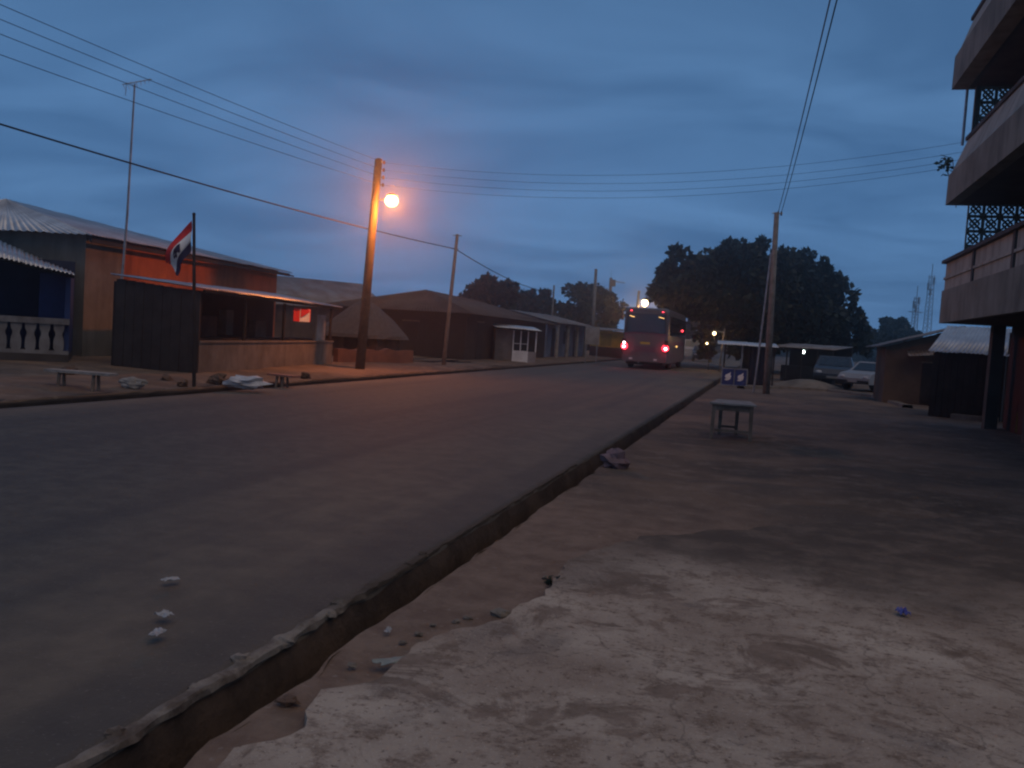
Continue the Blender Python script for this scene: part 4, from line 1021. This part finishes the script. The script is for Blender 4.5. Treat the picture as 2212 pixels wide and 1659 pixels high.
# sand heap
def heap(label, c, r_, h_, m, seed):
    vs = []; fs = []; n, k = 20, 7
    for j in range(k):
        f = j / (k - 1)
        for i in range(n):
            a_ = 2 * math.pi * i / n; rr = r_ * (1 - f) * (1 + .2 * nz(math.cos(a_) * 2 + seed, math.sin(a_) * 2, f))
            vs.append((rr * math.cos(a_) * 1.5, rr * math.sin(a_), h_ * math.sin(f * math.pi / 2) - .05 + .02 * nz(i, j)))
    for j in range(k - 1):
        for i in range(n): fs.append((j * n + i, j * n + (i + 1) % n, (j + 1) * n + (i + 1) % n, (j + 1) * n + i))
    o = MB().add(vs, fs).build('sand_heap', m, None, True); o.location = c; tag(o, label, 'heap')
heap('low pale heap of sand under the big tree', DG(1745, 41.0), 1.1, .38, SANDCRETE, 2)

# brown gabled shed + tin shack next to the balcony building
def shack():
    a = G(2004, 897); b = G(2160, 912); d = b - a; d.z = 0; ln = d.length; ang = math.atan2(d.y, d.x)
    o = thing('tin_shack', 'dark board shack with pale sloping tin roof by the balcony building', 'shack', a, ang)
    zf, zb = zat(2005, 758, a.y) , zat(2110, 709, a.y + 2.4)
    n = 11
    for i in range(n): box('board', DARKWOOD, o, i * ln / n + .004, (i + 1) * ln / n - .004, .005 * (i % 3), .04, -.1, zf - .05)
    box('side_wall', DARKWOOD, o, .02, .07, .043, 2.4, -.1, zf); box('side_wall', DARKWOOD, o, ln - .07, ln - .02, .043, 2.4, -.1, zf)
    box('back_wall', DARKWOOD, o, .073, ln - .073, 2.35, 2.4, -.1, zb - .1)
    sheets(o, (-.12, -.15, zf), (ln + .15, -.15, zf - .02), (-.05, 2.6, zb), (ln + .15, 2.6, zb), 3, TINPALE, .018, 7)
    box('step', SANDCRETE, o, ln * .35, ln * .98, -.42, -.006, -.1, .12)
    box('corner_post', DARKC, o, ln + .03, ln + .16, .0, .13, -.1, zb - .2)
shack()
def brown_shed():
    a = G(1905, 868); b = DG(2052, a.y - .6); d = b - a; d.z = 0; ln = d.length; ang = math.atan2(d.y, d.x)
    o = thing('brown_shed', 'brown walled shed with slanting roof left of the tin shack', 'shed', a, ang)
    z0, z1 = zat(1905, 748, a.y), zat(2050, 712, a.y)
    MB().hexa([(0, 0, -.1), (ln, 0, -.1), (ln, .15, -.1), (0, .15, -.1), (0, 0, z0), (ln, 0, z1), (ln, .15, z1), (0, .15, z0)]).build('front_wall', mat('brown plaster', (.15, .095, .06), (.085, .055, .038), 1.3, .9, bump=.006), o)
    box('side_wall', MUD, o, 0, .15, .153, 3, -.1, z0); box('side_wall', MUD, o, ln - .15, ln, .153, 3, -.1, z1 - .1)
    sheets(o, (-.35, 3.2, z0 - .02), (-.35, -.3, z0 - .02), (ln + .2, 3.2, z1 + .1), (ln + .2, -.3, z1 + .1), 4, TINOLD)
    sheets(o, (ln * .30, -.55, z0 - .30), (ln * .95, -.55, z0 - .14), (ln * .30, -.02, z0 - .12), (ln * .95, -.02, z0 + .08), 2, TINOLD)
    q = box('door', DARKWOOD, o, ln * .55, ln * .78, -.025, -.003, .05, 1.45); box('frame', WOOD, q, ln * .55 - .04, ln * .78 + .04, -.03, -.004, 1.453, 1.5)
    box('pale_box', WHITEW, o, ln * .72, ln * .84, -.3, -.06, .15, .5)
brown_shed()

pb = DG(2192, 21.0); o = thing('painted_board', 'dim red and yellow painted board leaning at the right edge', 'board', pb, R(-30))
MB().hexa([(0, 0, 0), (1.5, 0, 0), (1.5, .04, 0), (0, .04, 0), (0, .28, 1.35), (1.5, .28, 1.35), (1.5, .32, 1.35), (0, .32, 1.35)]).build('board', mat('red ochre board', (.20, .05, .04), (.12, .035, .03), 3, .8, streak=.5), o)
MB().hexa([(.0, -.01, .02), (.5, -.01, .02), (.5, -.004, .02), (.0, -.004, .02), (.0, .09, .5), (.9, .09, .5), (.9, .098, .5), (.0, .098, .5)]).build('yellow_patch', mat('ochre yellow', (.22, .14, .04), (.14, .09, .03), 3, .8), o)
# lattice masts
def mast(label, px, py, Y, hw_, arm):
    b = DG(px - 8, Y); o = thing('lattice_mast', label, 'mast', b, R(20), 'lattice masts'); h_ = zat(px, py, Y); m = MB(); k = 22
    for sx_, sy_ in ((-1, -1), (1, -1), (1, 1), (-1, 1)): MB().tube([(sx_ * hw_, sy_ * hw_, -.5), (sx_ * hw_ * .5, sy_ * hw_ * .5, h_)], .08, 4).build('leg', STEEL, o)
    for i in range(k):
        za, zb = h_ * i / k, h_ * (i + 1) / k; wa, wb = hw_ * (1 - .5 * i / k), hw_ * (1 - .5 * (i + 1) / k); q = 1 if i % 2 else -1
        for (ax_, ay_, bx_, by_) in ((-q, -1, q, -1), (q, 1, -q, 1), (-1, q, -1, -q), (1, -q, 1, q)): m.tube([(ax_ * wa, ay_ * wa, za), (bx_ * wb, by_ * wb, zb)], .045, 3)
    m.build('bracing', STEEL, o)
    if arm: MB().box(-1.3, 1.3, -.4, .4, h_ * .78, h_ * .79).build('platform', STEEL, o)
    for q in range(3): MB().box(-.16, .16, -.12, .12, 0, 1.3).build('antenna_panel', STEEL, o).location = (hw_ * (1 if q == 0 else -1 if q == 1 else 0), 0, h_ * (.90 - .06 * q))
    MB().tube([(0, 0, h_), (0, 0, h_ + 2)], .1, 4).build('spike', STEEL, o)
mast('taller slender lattice mast near the balcony building', 2003, 596, 165, .62, False)
mast('shorter lattice mast with a platform left of the taller one', 1975, 643, 165, .55, True)

# ------------------------------------------------------------------ table in the yard
def table():
    a = G(1535, 946); b = G(1611, 949); d = b - a; d.z = 0; ln = d.length
    o = thing('wooden_table', 'small wooden table standing alone in the dirt yard', 'table', a, R(-11))
    h_ = .62
    MB().hexa([(-.06, -.05, h_ - .03), (ln + .06, -.05, h_ - .03), (ln + .03, 1.05, h_ - .03), (.10, 1.05, h_ - .03), (-.06, -.05, h_), (ln + .06, -.05, h_), (ln + .03, 1.05, h_), (.10, 1.05, h_)]).build('tabletop', GREYWOOD, o)
    for x, y, lx in ((.02, .02, -.015), (ln - .02, .02, .015), (.17, .92, 0), (ln - .2, .92, 0)):
        MB().hexa([(x - .028 + lx, y - .028, -.03), (x + .028 + lx, y - .028, -.03), (x + .028 + lx, y + .028, -.03), (x - .028 + lx, y + .028, -.03), (x - .034, y - .034, h_ - .033), (x + .034, y - .034, h_ - .033), (x + .034, y + .034, h_ - .033), (x - .034, y + .034, h_ - .033)]).build('leg', WOOD, o)
    box('apron_rail', WOOD, o, .056, ln - .056, .0, .03, h_ - .13, h_ - .034)
    box('apron_rail', WOOD, o, .206, ln - .236, .92, .95, h_ - .12, h_ - .034)
    box('stretcher', WOOD, o, .05, ln - .05, .01, .045, .12, .165)
    box('stretcher', WOOD, o, .2, ln - .23, .91, .935, .12, .16)
table()

# ------------------------------------------------------------------ litter
def scrap(label, px, py, size, m, seed, z=.02, cat='litter'):
    r = random.Random(seed); c = G(px, py, z); n = 7; vs = []; fs = []
    for j in range(n):
        for i in range(n):
            x, y = (i / (n - 1) - .5), (j / (n - 1) - .5); k = 1 + .5 * nz(math.atan2(y, x) * 1.2 + seed, 2)
            vs.append((x * size[0] * k, y * size[1] * k, .012 + abs(nz(x * 4 + seed, y * 4)) * size[2]))
    for j in range(n - 1):
        for i in range(n - 1): o_ = j * n + i; fs.append((o_, o_ + 1, o_ + n + 1, o_ + n))
    o = MB().add(vs, fs).build('plastic_scrap' if m is not SANDCRETE else 'stone', m); o.location = c; o.rotation_euler = (0, 0, r.uniform(0, 6))
    md = o.modifiers.new('thickness', 'SOLIDIFY'); md.thickness = .003; tag(o, label, cat, 'litter')
scrap('white scrap on the road, farthest of the three', 368, 1255, (.09, .055, .015), SCRAP, 1, .05)
scrap('white scrap on the road, middle of the three', 355, 1332, (.075, .065, .03), SCRAP, 2, .05)
scrap('white scrap on the road, nearest of the three', 340, 1371, (.10, .05, .02), SCRAP, 3, .05)
scrap('small white scrap beside the drain edge', 838, 1367, (.05, .03, .03), SCRAP, 4, .01)
scrap('pale greenish scrap at the concrete edge', 850, 1432, (.17, .07, .02), mat('greenish plastic', (.24, .26, .24), (.16, .175, .16), 8, .6), 5, .02)
blu = mat('blue plastic', (.13, .13, .36), (.08, .08, .24), 9, .4)
scrap('crumpled blue plastic wrapper on the concrete yard', 1950, 1328, (.085, .06, .07), blu, 6, .05)
for i, (px, py, r_) in enumerate(((1082, 1331, .045), (985, 1345, .02), (1010, 1338, .02), (905, 1372, .018), (870, 1390, .016), (1240, 1215, .03), (760, 1440, .02), (620, 1520, .035), (1265, 1205, .025), (935, 1352, .014), (1150, 1325, .02), (1180, 1250, .022))):
    o = MB().ball((0, 0, r_ * .35), (r_ * 1.3, r_, r_ * .6), 8, 5, .6, i + 40).build('stone', SANDCRETE if i != 7 else MUD); o.location = G(px, py, .0)
    tag(o, ('largest pale stone on the dirt strip', 'pale pebble just left of the largest pale stone', 'pale pebble touching the shadow of the largest stone', 'pale pebble near the drain bend', 'tiny pebble by the small white scrap', 'stone at the far inner corner of the concrete', 'pebble near the greenish scrap', 'brown clod on the drain edge in front', 'second stone at the far inner corner of the concrete', 'tiny pebble on the dirt strip by the drain', 'pebble beyond the largest pale stone', 'pebble in the notch of the concrete edge')[i], 'stone', 'stones on the dirt strip')
crumple('bag_bundle', 'dull pink crumpled bag at the edge of the drain', 'bag', G(1328, 1008), (.17, .16, .15), mat('dull pink plastic', (.20, .13, .14), (.12, .08, .085), 8, .7), 9)
hl = leaves(40, (0, 0, .02), (.06, .14, .025), .04, 21).build('weed', LEAF); hl.location = G(1195, 1262); tag(hl, 'dark weed tuft growing against the concrete edge', 'weed')

# ------------------------------------------------------------------ dusty haze
hz = MB().box(-220, 275, -120, 310, -1.6, 25).build('haze', [])
hm = bpy.data.materials.new('dusty haze'); hm.use_nodes = True; T = hm.node_tree; T.nodes.clear()
ho = T.nodes.new('ShaderNodeOutputMaterial'); hv = T.nodes.new('ShaderNodeVolumePrincipled')
hv.inputs['Color'].default_value = (.93, .91, .90, 1); hv.inputs['Density'].default_value = .0031; hv.inputs['Anisotropy'].default_value = .90
T.links.new(hv.outputs[0], ho.inputs['Volume']); hz.data.materials.append(hm); tag(hz, 'thin dusty evening haze over the street', 'haze', kind='stuff')
hz.display_type = 'WIRE'
